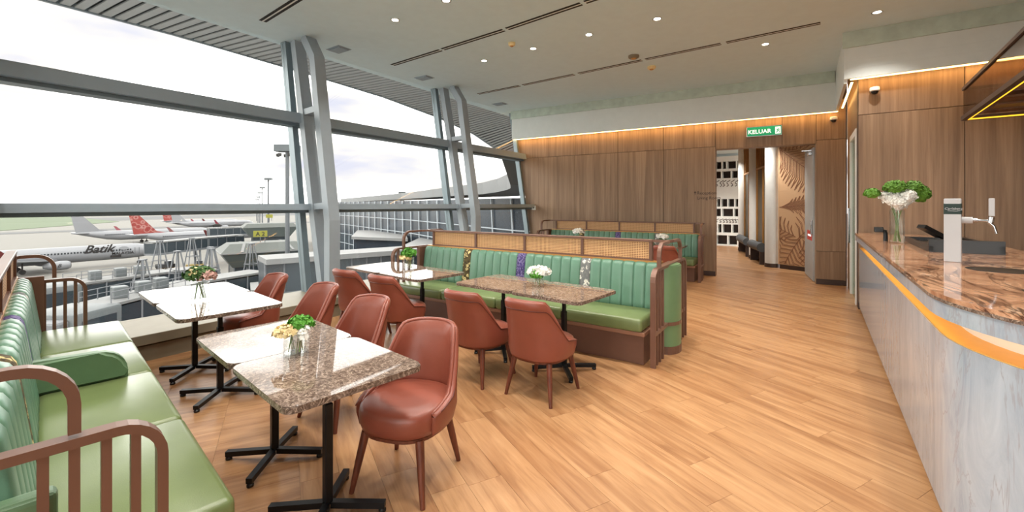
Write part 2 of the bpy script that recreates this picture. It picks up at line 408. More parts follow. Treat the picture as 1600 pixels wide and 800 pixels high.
# ---- wood panelled back wall with the opening to the corridor
BA = math.atan2(.5, 7.92)
def prism_xz(bm, poly, y0, y1):
    a = [bm.verts.new((x, y0, z)) for x, z in poly]; b = [bm.verts.new((x, y1, z)) for x, z in poly]; n = len(poly)
    for i in range(n): bm.faces.new((a[i], a[(i + 1) % n], b[(i + 1) % n], b[i]))
    bm.faces.new(a[::-1]); bm.faces.new(b)
def wedge(z): return 7.3 + gx(z) + .03
bm = NB()
prism_xz(bm, [(wedge(0), 0), (5.66, 0), (5.66, 4.1), (wedge(4.1), 4.1)], .024, .22)
for x0, x1, z0, z1 in ((5.66, 7.47, 2.77, 4.1), (7.47, 7.96, 0, 4.1)): box(bm, x0, x1, .024, .22, z0, z1)
wb = struct(obj('wall_back', bm, 'plinth_dark', loc=(-7.3, 10.0, 0), rot=(0, 0, BA)))
def panel(par, x0, x1, z0, z1):
    bm = NB(); g = .004
    if x0 == 0 and par.name == 'wall_back':
        prism_xz(bm, [(wedge(z0) + .01, z0 + g), (x1 - g, z0 + g), (x1 - g, z1 - g), (wedge(z1) + .01, z1 - g)], 0, .024); return obj('wall_panel', bm, 'walnut', par)
    box(bm, x0 + g, x1 - g, 0, .024, z0 + g, z1 - g, .002, 1); return obj('wall_panel', bm, 'walnut', par)
xs = [0, 2.38, 3.5, 4.57, 5.66]
for a, b in zip(xs, xs[1:]): panel(wb, a, b, .1, 2.83); panel(wb, a, b, 2.83, 3.6)
panel(wb, 5.66, 6.9, 2.77, 3.6); panel(wb, 6.9, 7.47, 2.77, 3.6); panel(wb, 7.47, 7.94, .65, 2.83); panel(wb, 7.47, 7.94, .1, .65); panel(wb, 7.47, 7.94, 2.83, 3.6)
bm = NB(); box(bm, 1.16, 5.66, -.004, .03, 0, .1); box(bm, 7.47, 7.94, -.004, .03, 0, .1); struct(obj('baseboard_back', bm, 'plinth_dark', wb))
bm = NB(); box(bm, 5.655, 5.665, .0, .23, 0, 2.77); box(bm, 7.464, 7.472, .0, .23, 0, 2.77); box(bm, 5.66, 7.47, 0, .23, 2.766, 2.772); obj('opening_lining', bm, 'walnut', wb)
# fascia with LED slot in front of the wood
bm = NB(); box(bm, .62, 7.78, -.2, -.16, 3.34, 4.1); f = struct(obj('trim_2', bm, 'fascia_paint', loc=(-7.3, 10.0, 0), rot=(0, 0, BA)))
bm = NB(); box(bm, .6, 7.74, -.235, -.2, 3.89, 4.1); obj('cove_strip', bm, 'cove_tile', f)
bm = NB(); box(bm, .62, 7.8, -.155, -.07, 3.342, 3.347); obj('led_strip', bm, 'led_warm', f)
# wall behind the counter
bm = NB(); box(bm, 0, 5.6, .024, .25, 0, 4.1); wr = struct(obj('wall_right', bm, 'plinth_dark', loc=(.64, 8.3, 0)))
for k in range(5):
    a, b = k * 1.13, min(5.6, (k + 1) * 1.13); panel(wr, a, b, .1, 2.9); panel(wr, a, b, 2.9, 3.7)
bm = NB(); box(bm, 0, 5.6, -.004, .03, 0, .1); struct(obj('baseboard_right', bm, 'plinth_dark', wr))
bm = NB(); box(bm, -.18, 5.6, -.2, -.16, 3.42, 4.1)
for z in (3.56, 3.68): box(bm, -.18, 5.6, -.204, -.2, z, z + .006)
f = struct(obj('trim_3', bm, 'fascia_paint', loc=(.64, 8.3, 0)))
bm = NB(); box(bm, -.2, 5.6, -.235, -.2, 3.87, 4.1); obj('cove_strip', bm, 'cove_tile', f)
bm = NB(); box(bm, -.1, 5.6, -.155, -.07, 3.422, 3.427); obj('led_strip', bm, 'led_warm', f)
# return wall between the two, with a glazed door
bm = NB(); box(bm, .645, .85, 8.55, 8.62, 0, 4.1); box(bm, .645, .85, 9.75, 10.5, 0, 4.1); box(bm, .645, .85, 8.62, 9.75, 2.75, 4.1)
wp = struct(obj('wall_passage', bm, 'walnut'))
bm = NB(); box(bm, .46, .5, 8.142, 10.3, 3.36, 4.1); f = struct(obj('trim_4', bm, 'fascia_paint'))
bm = NB(); box(bm, .55, .58, 8.3, 10.4, 3.40, 3.406); obj('led_strip', bm, 'led_warm', f)
bm = NB(); box(bm, .63, .70, 8.62, 8.72, 0, 2.75); box(bm, .63, .70, 9.65, 9.75, 0, 2.75); box(bm, .63, .70, 8.72, 9.65, 2.65, 2.75)
d2 = struct(obj('door_2', bm, 'column_white'))
bm = NB(); box(bm, .655, .67, 8.72, 9.65, .02, 2.65); obj('pane', bm, 'green_glass', d2)
bm = NB(); tube(bm, [(.61, 9.55, .9), (.61, 9.55, 1.5)], .014); obj('door_handle', bm, 'steel', d2)
bm = NB(); box(bm, 1.9, 2.0, 8.58, 10.6, 0, 4.1); struct(obj('wall_service', bm, 'fascia_paint'))
# enclosing wall outside the picture; unseen rear glazing added to let daylight in
bm = NB(); box(bm, 6.0, 6.2, -4.2, 8.4, 0, 4.1); struct(obj('wall_far_right', bm, 'walnut'))
bm = NB()
for k in range(7): x = -6.1 + k * 2.02; box(bm, x - .06, x + .06, -4.3, -4.1, 0, 4.1)
for z in (.1, 1.5, 2.9, 4.05): box(bm, -6.1, 6.1, -4.28, -4.14, z - .06, z + .06)
w = struct(obj('window_5', bm, 'mullion_paint'))
for k in range(6): bm = NB(); box(bm, -6.04 + k * 2.02, -4.14 + k * 2.02, -4.21, -4.2, .1, 4.05); obj('pane', bm, 'clear_glass', w)

# ---- door leaf swung into the corridor
d1 = bpy.data.objects.new('door_1', None); COL.objects.link(d1); struct(d1); d1.location = (.13, 10.72, 0); d1.rotation_euler = (0, 0, math.radians(97))
bm = NB(); box(bm, 0, 1.15, -.025, .025, .015, 2.72, .003, 1); leaf = obj('door_leaf', bm, 'door_grey', d1)
bm = NB(); box(bm, .05, .09, .028, .06, .95, 1.25, .008); obj('door_handle', bm, 'steel', leaf)
bm = NB(); box(bm, .12, .75, .0255, .029, .82, 1.02); pl = obj('notice_plate', bm, 'red_plate', d1)
bm = NB(); box(bm, .22, .65, .0292, .0298, .90, .94); obj('white_band', bm, 'sign_white', pl)
bm = NB(); box(bm, .1, .35, .03, .085, 2.58, 2.64, .004); beam(bm, (.3, .08, 2.66), (.02, .2, 2.66), .03, .015); beam(bm, (.02, .2, 2.66), (.0, .05, 2.66), .03, .015); obj('door_closer', bm, 'steel', d1)
for z in (.25, 1.3, 2.35):
    bm = NB(); tube(bm, [(-.005, -.03, z), (-.005, -.03, z + .12)], .012); obj('hinge', bm, 'steel', d1)

# ================================================================== CORRIDOR
bm = NB(); box(bm, -5, 1.0, 10.75, 20, 3.5, 3.7); struct(obj('ceiling.001', bm, 'white_paint'))
bm = NB(); box(bm, -5.0, -4.8, 10.4, 20, 0, 3.5); struct(obj('wall_corridor', bm, 'walnut'))
bm = NB(); box(bm, -5, 1.0, 19.6, 19.8, 0, 3.5); struct(obj('wall_corridor_end', bm, 'fascia_paint'))
# tall white display shelf with dark cells
SH = thing('display_shelf', 'white grid display shelf with dark cells at the corridor end, seen through the opening', 'shelf', (-2.0, 18.2, 0), math.radians(-4))
bm = NB(); box(bm, -2.6, 0, .30, .36, 0, 3.4); obj('back_panel', bm, 'shelf_dark', SH)
bm = NB(); rs = random.Random(5)
bands = [(2.93, 3.21), (2.57, 2.84), (1.49, 1.78), (1.12, 1.41), (.5, .82), (.05, .40)]
solid = [(3.21, 3.4), (2.84, 2.93), (1.78, 2.57), (1.41, 1.49), (.82, 1.12), (.40, .5), (0, .05)]
for a, b in solid: box(bm, -2.6, 0, 0, .3, a, b)
for a, b in bands:
    x = -2.6
    while x < -.1:
        box(bm, x, x + .04, 0, .3, a, b); x += rs.choice([.16, .24, .34, .42])
    box(bm, -.04, 0, 0, .3, a, b)
obj('shelf_frame', bm, 'shelf_white', SH)
for z0, z1 in ((2.23, 2.52), (.87, 1.04)):
    bm = NB(); x = -2.5
    while x < -.08:
        h = (z1 - z0) * .42; zc = (z0 + z1) / 2
        tube(bm, [(x + .05 * math.sin(k * 1.3) + k * .012, -.006, zc - h + 2 * h * k / 6) for k in range(7)], .012, 5); x += rs.uniform(.09, .15)
    obj('carved_band', bm, 'shelf_dark', SH)
# white columns, dark glazed doors between them
def wcol(x, y, r, lab, z1=3.5):
    t = thing('white_pillar', lab, 'pillar', (x, y, 0)); bm = NB(); lathe(bm, [(r, .1), (r, z1)], 20); obj('shaft', bm, 'column_white', t, 'auto')
    bm = NB(); lathe(bm, [(r + .01, 0), (r + .01, .1)], 20); obj('base', bm, 'plinth_dark', t, 'auto'); return t
wcol(-1.78, 16.75, .17, 'white corridor pillar next to the grid shelf, farthest of the row')
wcol(-1.24, 14.45, .16, 'white corridor pillar between the two dark glazed bays')
wcol(-.72, 12.72, .16, 'white rounded pillar at the left edge of the leaf mural')
def bay(a, b, lab):
    a, b = Vector(a), Vector(b); L = (b - a).length; t = thing('glazed_screen', lab, 'screen', (a.x, a.y, 0), math.atan2((b - a).y, (b - a).x))
    bm = NB(); box(bm, .12, L - .12, .02, .05, .1, 3.5); obj('dark_panel', bm, 'olive_dark', t)
    bm = NB(); box(bm, .12, L - .12, -.01, .05, 0, .1); obj('base_rail', bm, 'plinth_dark', t)
    bm = NB(); box(bm, .12, L - .12, -.02, .02, 2.55, 2.6); obj('head_bar', bm, 'brass', t)
    n = 7
    for k in range(n):
        x = .2 + (L - .4) * k / (n - 1); z0 = .1 if k in (0, 3, 6) else 2.6
        bm = NB(); box(bm, x - .012, x + .012, -.02, .02, z0, 3.5); obj('upright_bar', bm, 'brass', t)
    bm = NB(); tube(bm, [(.3, -.16, .45), (L - .3, -.16, .45)], .12, 14); obj('padded_roll', bm, 'sofa_grey', t, 'auto')
    for xx in (.35, L - .4):
        bm = NB(); box(bm, xx, xx + .05, -.2, .03, 0, .4); obj('roll_support', bm, 'plinth_dark', t)
bay((-1.78, 16.75), (-1.24, 14.45), 'dark glazed screen with brass bars, farther bay of the corridor')
bay((-1.24, 14.45), (-.72, 12.72), 'dark glazed screen with brass bars, bay beside the leaf mural')
# mural wall
ma = Vector((-.66, 12.6)); mb = Vector((.5, 11.98)); mu = thing('leaf_mural', 'tan corridor wall panel with brown line drawings of palm leaves', 'mural', (ma.x, ma.y, 0), math.atan2((mb - ma).y, (mb - ma).x))
mm_ = Mat('mural_tan'); mm_.set(srgb(206, 168, 130), .6); MATS['mural_tan'] = mm_.m
bm = NB(); box(bm, .09, 1.3, 0, .12, .1, 3.49); obj('panel', bm, 'mural_tan', mu)
bm = NB(); box(bm, .13, 1.3, -.008, .1, 0, .1); obj('base', bm, 'plinth_dark', mu)
def leaf_lines(c, ang, L, spread, n, curl):
    bm = NB(); d = Vector((math.cos(ang), 0, math.sin(ang))); q = Vector((-d.z, 0, d.x)); c = Vector((c[0], -.004, c[1]))
    def clampp(p): return Vector((min(1.28, max(.13, p.x)), -.004, min(3.48, max(.12, p.z))))
    rib = [c + d * L * k / 8 + q * curl * (k / 8) ** 2 for k in range(9)]
    sweep(bm, [clampp(p) + Vector((1e-4 * i, 0, 1e-4 * i)) for i, p in enumerate(rib)], .006, .014, (0, 1, 0))
    for i in range(n):
        f = .06 + .9 * i / n; base = c + d * L * f + q * curl * f * f
        for s in (-1, 1):
            w = spread * math.sin(PI * min(.98, f * .8 + .2)) 
            tip = base + d * L * .22 + q * s * w; mid = base.lerp(tip, .5) + d * L * .05
            p = [clampp(base), clampp(mid) + Vector((1e-4, 0, 2e-4)), clampp(tip) + Vector((2e-4, 0, 5e-4))]
            sweep(bm, p, .006, .010, (0, 1, 0))
            e2 = base + d * L * .03; p2 = [clampp(e2), clampp(mid + d * L * .035) + Vector((1e-4, 0, 2e-4)), clampp(tip) + Vector((2e-4, 0, 5e-4))]
            sweep(bm, p2, .006, .007, (0, 1, 0))
    obj('leaf_drawing', bm, 'mural_line', mu)
leaf_lines((.05, 3.0), -.75, 1.5, .55, 15, .1)
leaf_lines((1.25, 3.3), 3.3, 1.2, .28, 12, .15)
leaf_lines((.1, 1.5), .1, 1.25, .24, 13, -.05)
leaf_lines((.55, .75), .85, .9, .42, 7, -.1)
leaf_lines((.62, .78), -2.2, .8, .45, 7, .1); leaf_lines((.66, .74), -.9, .75, .4, 7, .05); leaf_lines((.5, .8), 2.7, .7, .3, 6, 0)

# ================================================================== CHAIRS
def super_pt(t, a, b, e=2.6):
    c, s = math.cos(t), math.sin(t)
    return (a * math.copysign(abs(c) ** (2 / e), c), b * math.copysign(abs(s) ** (2 / e), s))
def make_chair(label, group):
    t = thing('dining_chair', label, 'chair', (0, 0, 0), 0, group)
    # seat: thick rounded pad, front towards -y
    bm = NB(); rings = []
    for z, k in ((.325, .86), (.335, .94), (.37, .985), (.425, 1.0), (.455, .97), (.468, .90), (.474, .6), (.476, .25)):
        rings.append([(x * k, y * k - .005, z - .012 * max(0, -y) if z > .45 else z) for x, y in (super_pt(2 * PI * i / 36, .245, .25) for i in range(36))])
    loft(bm, rings); obj('seat', bm, 'terracotta', t, True)
    # wrap-round back shell
    n = 44; outer = []; inner = []; tops = []
    A0 = math.radians(118)
    def sec(th):
        """th: angle from the back centre; returns top height"""
        a = abs(math.degrees(th))
        if a < 46: return .82 - .012 * (a / 46) ** 2
        if a < 54: return .808 - ((a - 46) / 8) ** 1.6 * .038
        if a < 84:
            f = (a - 54) / 30; return .77 - .28 * f
        return .49 - (a - 82) / 36 * .045
    rows_o = [.330, .345, .40, .47]
    cols = []
    for i in range(n + 1):
        th = -A0 + 2 * A0 * i / n; zt = sec(th); ang = PI / 2 + th
        ox, oy = super_pt(ang, .265, .272, 2.5)
        def pt(z, off):
            h = max(0, z - .46); kx = 1 - .26 * h
            lean = .26 * h * max(0, oy / .27) if oy > 0 else .05 * h
            x, y = ox, oy; L = math.hypot(x, y); x *= (L + off) / L; y *= (L + off) / L
            if z < .40: s = 1 - (.40 - z) * .9; x *= s; y *= s
            return (x * kx, y + lean, z)
        c = [pt(z, 0) for z in rows_o if z < zt - .02]
        while len(c) < 4: c.append(pt(zt - .02, 0))
        for f in (.25, .5, .78, .82, .95): c.append(pt(.47 + (zt - .47) * f if zt > .5 else zt - .012 + f * .004, .007 if f > .8 else 0))
        c.append(pt(zt + .002, -.006)); c.append(pt(zt + .002, -.026)); c.append(pt(zt - .014, -.040))
        for f in (.75, .45, .2): c.append(pt(max(.445, .45 + (zt - .45) * f), -.044))
        c.append(pt(.43, -.036))
        cols.append(c)
    bm = NB(); V = [[bm.verts.new(p) for p in c] for c in cols]; m = len(cols[0])
    for a, b in zip(V, V[1:]):
        for k in range(m - 1): bm.faces.new((a[k], a[k + 1], b[k + 1], b[k]))
        bm.faces.new((a[m - 1], a[0], b[0], b[m - 1]))
    bm.faces.new(V[0]); bm.faces.new(V[-1][::-1])
    sh = obj('backrest', bm, 'terracotta', t, True)
    # piped seam a little below the rim, outside
    bm = NB(); pts = []
    for i in range(2, n - 1):
        c = cols[i]; a = Vector(c[6]).lerp(Vector(c[7]), .4); 
        pts.append(a)
    tube(bm, pts, .005, 5); obj('piping', bm, 'piping_red', t, True)
    # inner fold: the padded band that runs down from the back to the front of the arms
    bm = NB(); prof = [Vector(cols[i][10]) + Vector((0, 0, -.004)) for i in range(0, n + 1)]
    tube(bm, prof, .012, 6); obj('rim_roll', bm, 'terracotta', t, True)
    bm = NB(); loft(bm, [[(x * k, y * k, z) for x, y in (super_pt(2 * PI * i / 36, .232, .24) for i in range(36))] for z, k in ((.305, .9), (.308, .95), (.325, .95))]); obj('seat_frame', bm, 'leg_wood', t, 'auto')
    for sx, sy in ((-1, -1), (1, -1), (-1, 1), (1, 1)):
        bm = NB(); tube(bm, [(sx * .165, sy * .165, .315), (sx * .19, sy * .195, .16), (sx * .215, sy * .225, 0)], [.024, .0205, .0135], 10)
        obj('leg', bm, 'leg_wood', t, 'auto')
    return t
chair_specs = [
    (-1.90, 1.74, .30, 'red leather dining chair at the near stone table, largest and closest to the camera'),
    (-2.88, 2.0, .02, 'red leather dining chair tucked behind the far half of the near stone table'),
    (-3.75, 2.12, -.12, 'red leather dining chair at the white-reflecting window table, right of its pair'),
    (-4.70, 2.16, -.14, 'red leather dining chair at the white-reflecting window table, closest to the glass'),
    (-4.40, 3.33, PI - .04, 'red leather dining chair seen from behind, nearest the steel column'),
    (-3.72, 3.30, PI - .05, 'red leather dining chair seen from behind, second from the steel column'),
    (-2.47, 3.14, PI - .06, 'red leather dining chair seen from behind at the centre stone table, left one'),
    (-1.83, 3.16, PI - .04, 'red leather dining chair seen from behind at the centre stone table, right one'),
    (-3.0, 8.36, PI, 'reddish chair behind the crest of the long bench, left of the far table'),
    (-2.15, 8.36, PI, 'reddish chair behind the bench end post, at the far table'),
]
chair = None
for x, y, rz, lab in chair_specs:
    if chair is None: chair = make_chair(lab, 'red leather dining chairs'); chair.location = (x, y, 0); chair.rotation_euler = (0, 0, rz)
    else: dup(chair, (x, y, 0), rz, lab)

# ================================================================== TABLES
def make_table(label, group):
    t = thing('cafe_table', label, 'table', (0, 0, 0), 0, group)
    bm = NB(); prism(bm, rrect(.745, .70, .055), .722, .75, .005); obj('tabletop', bm, 'table_marble', t, 'auto')
    bm = NB(); box(bm, -.22, .22, -.02, .02, .706, .722); box(bm, -.02, .02, -.22, .22, .706, .722); obj('top_bracket', bm, 'black_metal', t)
    bm = NB(); box(bm, -.015, .015, -.015, .015, .35, .71, .003, 1); obj('upper_stem', bm, 'black_metal', t)
    bm = NB(); box(bm, -.021, .021, -.021, .021, .05, .56, .004, 1); obj('lower_sleeve', bm, 'black_metal', t)
    for k in range(4):
        a = PI / 4 + k * PI / 2; d = (math.cos(a), math.sin(a))
        bm = NB(); beam(bm, (d[0] * .02, d[1] * .02, .05), (d[0] * .30, d[1] * .30, .038), .036, .030)
        lf = obj('foot', bm, 'black_metal', t)
        bm = NB(); lathe(bm, [(.014, 0), (.020, .004), (.020, .014), (.012, .024)], 12, (d[0] * .285, d[1] * .285, 0)); obj('glide', bm, 'dark_plastic', lf)
    return t
TB = []
def pair(cx, cy, yaw, sc, labs):
    global TB
    for s, lab in zip((-1, 1), labs):
        x = cx + s * .375 * sc * math.cos(yaw); y = cy + s * .375 * sc * math.sin(yaw)
        if not TB: t = make_table(lab, 'stone café tables on black pedestals'); t.location = (x, y, 0); t.rotation_euler = (0, 0, yaw)
        else: t = dup(TB[0], (x, y, 0), yaw, lab)
        t.scale = (sc, sc, 1); TB.append(t)
pair(-2.36, 1.35, -.14, .955, ('grey-brown stone table on black pedestal, far half of the near pair, holding parsley', 'brown stone table nearest the camera, front half of the near pair'))
pair(-4.36, 1.66, -.125, 1.02, ('stone table at the window sill reflecting white sky, half beside the glass', 'stone table at the window reflecting white sky, half nearer the room'))
pair(-4.19, 3.75, -.11, 1.03, ('stone table by the green bench, half closest to the window', 'stone table by the green bench, half with the leafy glass'))
pair(-2.27, 3.71, -.10, 1.01, ('brown stone table before the long green bench, left half of the centre pair', 'brown stone table before the long green bench, right half with the white flowers'))
pair(-2.72, 8.93, .03, 1.0, ('far stone table behind the long bench crest, left half', 'far stone table by the rear bench end, right half'))

# ================================================================== BENCHES
L_ = 3.6; NU = 27; CW = (L_ - .12) / NU
def channel_bm(w, flat=False):
    path = [(.520, .40), (.532, .50), (.552, .66), (.573, .82), (.584, .885), (.600, .912), (.625, .925), (.655, .918), (.675, .895)]
    bm = NB(); rows = []
    for i, (y, z) in enumerate(path):
        a = Vector(path[max(i - 1, 0)]); b = Vector(path[min(i + 1, len(path) - 1)]); d = (b - a).normalized(); nrm = Vector((-d.y, d.x))
        row = []
        for k in range(7):
            f = -1 + 2 * k / 6; h = (.010 if not flat else .006) * (1 - abs(f) ** 4.5)
            row.append((f * w / 2 * .985, y + nrm.x * h, z + nrm.y * h))
        rows.append(row)
    vr = [[bm.verts.new(p) for p in r] for r in rows]
    for a, b in zip(vr, vr[1:]):
        for k in range(6): bm.faces.new((a[k], a[k + 1], b[k + 1], b[k]))
    # closed behind
    bk = [[bm.verts.new((s * w / 2 * .985, .69, z)) for s in (-1, 1)] for z in (.40, .895)]
    bm.faces.new([*vr[0]][::-1] + [bk[0][0], bk[0][1]]); bm.faces.new([*vr[-1]] + [bk[1][1], bk[1][0]])
    bm.faces.new([r[0] for r in vr] + [bk[1][0], bk[0][0]]); bm.faces.new([r[-1] for r in vr][::-1] + [bk[0][1], bk[1][1]])
    bm.faces.new((bk[0][0], bk[1][0], bk[1][1], bk[0][1]))
    return bm
def path_loop(y0, z0, y1, r, zt):
    """from the back at y0 along height zt forwards to y1 and down to z0"""
    return [(0, y0, zt)] + [(0, y, z) for y, z in arc(y1 + r, zt - r, r, PI / 2, PI, 7)] + [(0, y1, z0)]
def make_bench(label, crest=True, L_=3.6, rf=.05, rt=.255, mid=(.15,), back=(.36,), zr=.925, zt=1.163, ends=(-1, 1)):
    t = thing('banquette', label, 'bench')
    h = L_ / 2; CW = (L_ - .12) / NU
    bm = NB(); box(bm, -h + .05, h - .05, .07, .69, 0, .285, .003, 1); obj('plinth', bm, 'bench_brown', t)
    bm = NB(); box(bm, -h + .03, h - .03, .025, .69, .285, .325, .006); obj('base_board', bm, 'bench_lip', t)
    cw = (L_ - .1) / 4
    c0 = None
    for k in range(4):
        x = -h + .05 + cw * (k + .5)
        if c0 is None:
            bm = NB(); box(bm, -cw / 2 + .002, cw / 2 - .002, 0, .53, .325, .452, .032, 4)
            for v in bm.verts:
                if v.co.z > .42: v.co.z += .012 * (1 - (v.co.x / (cw / 2)) ** 2)
            c0 = obj('seat_cushion', bm, 'green_seat', t, True); c0.location = (x, 0, 0)
        else: inst(c0, t, (x, 0, 0))
    ch = None; strips = {6: 'cloth_ogee', 13: 'cloth_violet', 20: 'cloth_floral'}
    for k in range(NU):
        x = -h + .06 + CW * (k + .5)
        if k in strips:
            o = obj('fabric_strip', channel_bm(CW, True), strips[k], t, True, (x, 0, 0))
            o['label'] = {'cloth_ogee': 'black and cream ogee-patterned strip', 'cloth_violet': 'violet patterned strip', 'cloth_floral': 'grey floral strip'}[strips[k]]
        elif ch is None: ch = obj('back_channel', channel_bm(CW), 'green_back', t, True, (x, 0, 0))
        else: inst(ch, t, (x, 0, 0))
    for s in ends:
        bm = NB(); box(bm, s * h - .03, s * h + .03, .50, .69, 0, .93, .004, 1); obj('end_panel', bm, 'bench_brown', t)
    bm = NB(); box(bm, -h + .04, h - .04, .655, .69, .92, .945); obj('glow_line_strip', bm, 'brass', t)  # orange glow line on the back's top, put in as a brass-coloured strip
    if crest:
        x0, x1 = -h + .16, h - .16; pw = (x1 - x0) / 4
        bm = NB(); box(bm, x0 - .02, x1 + .02, .655, .715, 1.15, 1.178, .004, 1); box(bm, x0 - .02, x1 + .02, .66, .71, .945, .962); obj('crest_rail', bm, 'bronze', t)
        for k in range(5):
            bm = NB(); x = x0 + pw * k; box(bm, x - .016, x + .016, .658, .712, .945, 1.155); obj('crest_post', bm, 'bench_brown', t)
        bm = NB(); box(bm, -pw / 2 + .014, pw / 2 - .014, .676, .694, .96, 1.15); p0 = obj('rattan_panel', bm, 'rattan', t); p0.location = (x0 + pw / 2, 0, 0)
        for k in range(1, 4): inst(p0, t, (x0 + pw * (k + .5), 0, 0))
    for s in (-1, 1):
        X = s * (h + .045)
        bm = NB(); pts = [(X, y, z) for _, y, z in path_loop(.69, 0, rf, .11, zr)]
        sweep(bm, pts, .05, .028, (1, 0, 0)); rl = obj('end_rail', bm, 'bronze', t)
        for y in (*mid, rt, *back):
            bm = NB(); box(bm, X - .018, X + .018, y - .012, y + .012, 0, zr - .01); obj('slat', bm, 'bronze', rl)
        bm = NB(); box(bm, X - .012, X + .024, rf + .01, .50, .30, .335); obj('cross_bar', bm, 'bronze', rl)
        bm = NB(); pts = [(X - s * .20, .685, zt), (X - s * .1, .685, zt), (X - s * .03, .66, zt), (X, .60, zt)] + [(X, y, z) for y, z in arc(rt + .12, zt - .12, .12, PI / 2, PI, 7)] + [(X, rt, .90)]
        tube(bm, pts, .018, 8) if False else sweep_flat(bm, pts); obj('tall_loop', bm, 'bronze', t)
    return t
def sweep_flat(bm, pts):
    pts = [Vector(p) for p in pts]; N = len(pts); rings = []
    for i, p in enumerate(pts):
        tn = (pts[min(i + 1, N - 1)] - pts[max(i - 1, 0)]).normalized()
        sd = Vector((0, 0, 1)).cross(tn)
        if sd.length < .3: sd = Vector((1, 0, 0))
        sd.normalize()
        if i > N - 10: sd = Vector((1, 0, 0)) if sd.x >= 0 else Vector((-1, 0, 0))
        if rings and sd.dot(prev) < 0: sd = -sd
        prev = sd; u = sd.cross(tn).normalized()
        rings.append([bm.verts.new(p + sd * a * .019 + u * b * .014) for a, b in ((-1, -1), (1, -1), (1, 1), (-1, 1))])
    for a, b in zip(rings, rings[1:]):
        for k in range(4): bm.faces.new((a[k], a[(k + 1) % 4], b[(k + 1) % 4], b[k]))
    bm.faces.new(rings[0][::-1]); bm.faces.new(rings[-1])
B1 = make_bench('long green channelled bench with rattan crest in the middle of the room, facing the camera')
B1.location = (-3.06, 4.15, 0)
LB = make_bench('green bench at the left picture edge, seen end-on with its rails in front', True, 3.84, .238, .438, (.303, .37), (.50,), .875, 1.105, (1,)); LB.location = (-3.635, 1.07, 0); LB.rotation_euler = (0, 0, PI - .155)
B2 = make_bench('green bench back to back with the middle bench, facing away, slatted end showing', crest=False); B2.location = (-3.06, 5.53, 0); B2.rotation_euler = (0, 0, PI)
B3 = dup(B1, (-3.62, 9.2, 0), .035, 'green bench with glowing rattan crest against the wood wall at the back')
# rounded upholstered end between the two back-to-back benches
h = L_ / 2
bm = NB(); prism(bm, [(h + .02, .50)] + [(h + .02 + .13 * math.sin(a), .69 - .19 * math.cos(a)) for a in [PI * i / 10 for i in range(1, 10)]] + [(h + .02, .88)], .08, .925, .01); eb = obj('end_bolster', bm, 'green_bolster', B1, 'auto')
for z0, z1, nm, mt in ((0, .08, 'bolster_base', 'bench_brown'), (.30, .335, 'bolster_band', 'bronze')):
    bm = NB(); prism(bm, [(h + .015, .49)] + [(h + .025 + .13 * math.sin(a), .69 - .2 * math.cos(a)) for a in [PI * i / 10 for i in range(1, 10)]] + [(h + .015, .89)], z0, z1); obj(nm, bm, mt, eb)
# arm dividers of the left bench
def divider(x, w=.09):
    bm = NB(); poly = [(.13, .45)] + [(y, z) for y, z in arc(.27, .50, .14, PI, PI / 2, 6)] + [(.56, .65), (.56, .45)]
    lo = [bm.verts.new((x - w / 2, y, z)) for y, z in poly]; hi = [bm.verts.new((x + w / 2, y, z)) for y, z in poly]
    for i in range(len(poly)): bm.faces.new((lo[i], lo[(i + 1) % len(poly)], hi[(i + 1) % len(poly)], hi[i]))
    a = bm.faces.new(lo[::-1]); b = bm.faces.new(hi)
    bmesh.ops.bevel(bm, geom=list({e for f in (a, b) for e in f.edges}), offset=.02, segments=3, affect='EDGES')
    obj('arm_divider', bm, 'armrest_green', LB, 'auto')
divider(0)
bm = NB(); box(bm, -1.95, -1.885, .47, .69, .0, .74, .02, 3); obj('end_upholstery', bm, 'armrest_green', LB)

# ================================================================== COUNTER
def counter_path(off=0, xe=3.2):
    """plan outline of the front face, offset inwards by off"""
    x_at = lambda y: .60 - .018 * (8.2 - y) + off
    ys = 2.95 + off; r = .95 - off
    p = [(x_at(y), y) for y in (8.24, 7, 6, 5, 4, ys)]
    cx, cy = x_at(ys) + r, ys
    p += [(cx + r * math.cos(a), cy + r * math.sin(a)) for a in [PI + (PI / 2 - .05) * i / 14 for i in range(1, 15)]]
    lx, ly = p[-1]; p.append((xe, ly - .02 - (xe - lx) * .05))
    return p
CT = thing('bar_counter', 'white marble bar counter with brown stone top and glowing groove, at the right', 'counter', (0, 0, 0))
def slab(name, off, z0, z1, mat, bev=0, back=.72):
    p = counter_path(off); xb = back
    poly = p + [(3.2, p[-1][1] + 1.0), (1.9, p[-1][1] + 1.15), (1.62, 4.3), (1.62, 8.24)]
    bm = NB(); prism(bm, poly, z0, z1, bev); return obj(name, bm, mat, CT, 'auto')
slab('base', .045, .05, .92, 'white_marble'); slab('kick', .08, 0, .05, 'plinth_dark')
slab('ledge', .05, .92, .924, 'glow_tint_ledge'); slab('groove_core', .16, .924, 1.035, 'column_white')
slab('front_band', 0, 1.035, 1.110, 'white_marble'); slab('stone_edge', -.006, 1.110, 1.125, 'table_marble'); top = slab('countertop', -.004, 1.125, 1.145, 'counter_marble', .006)
bm = NB(); p = counter_path(.13)[:14]; q = counter_path(.10)[:14]
prism(bm, p + q[::-1], 1.025, 1.0345); obj('led_strip', bm, 'led_groove', CT)
# round drip inlets let into the top
for i, (x, y) in enumerate(((1.02, 4.02), (1.02, 3.10))):
    bm = NB(); lathe(bm, [(.16, 1.1452), (.16, 1.1462), (.145, 1.1462), (.14, 1.1456)], 32, (x, y, 0)); s_ = obj('drip_tray', bm, 'dark_plastic', CT, 'auto')
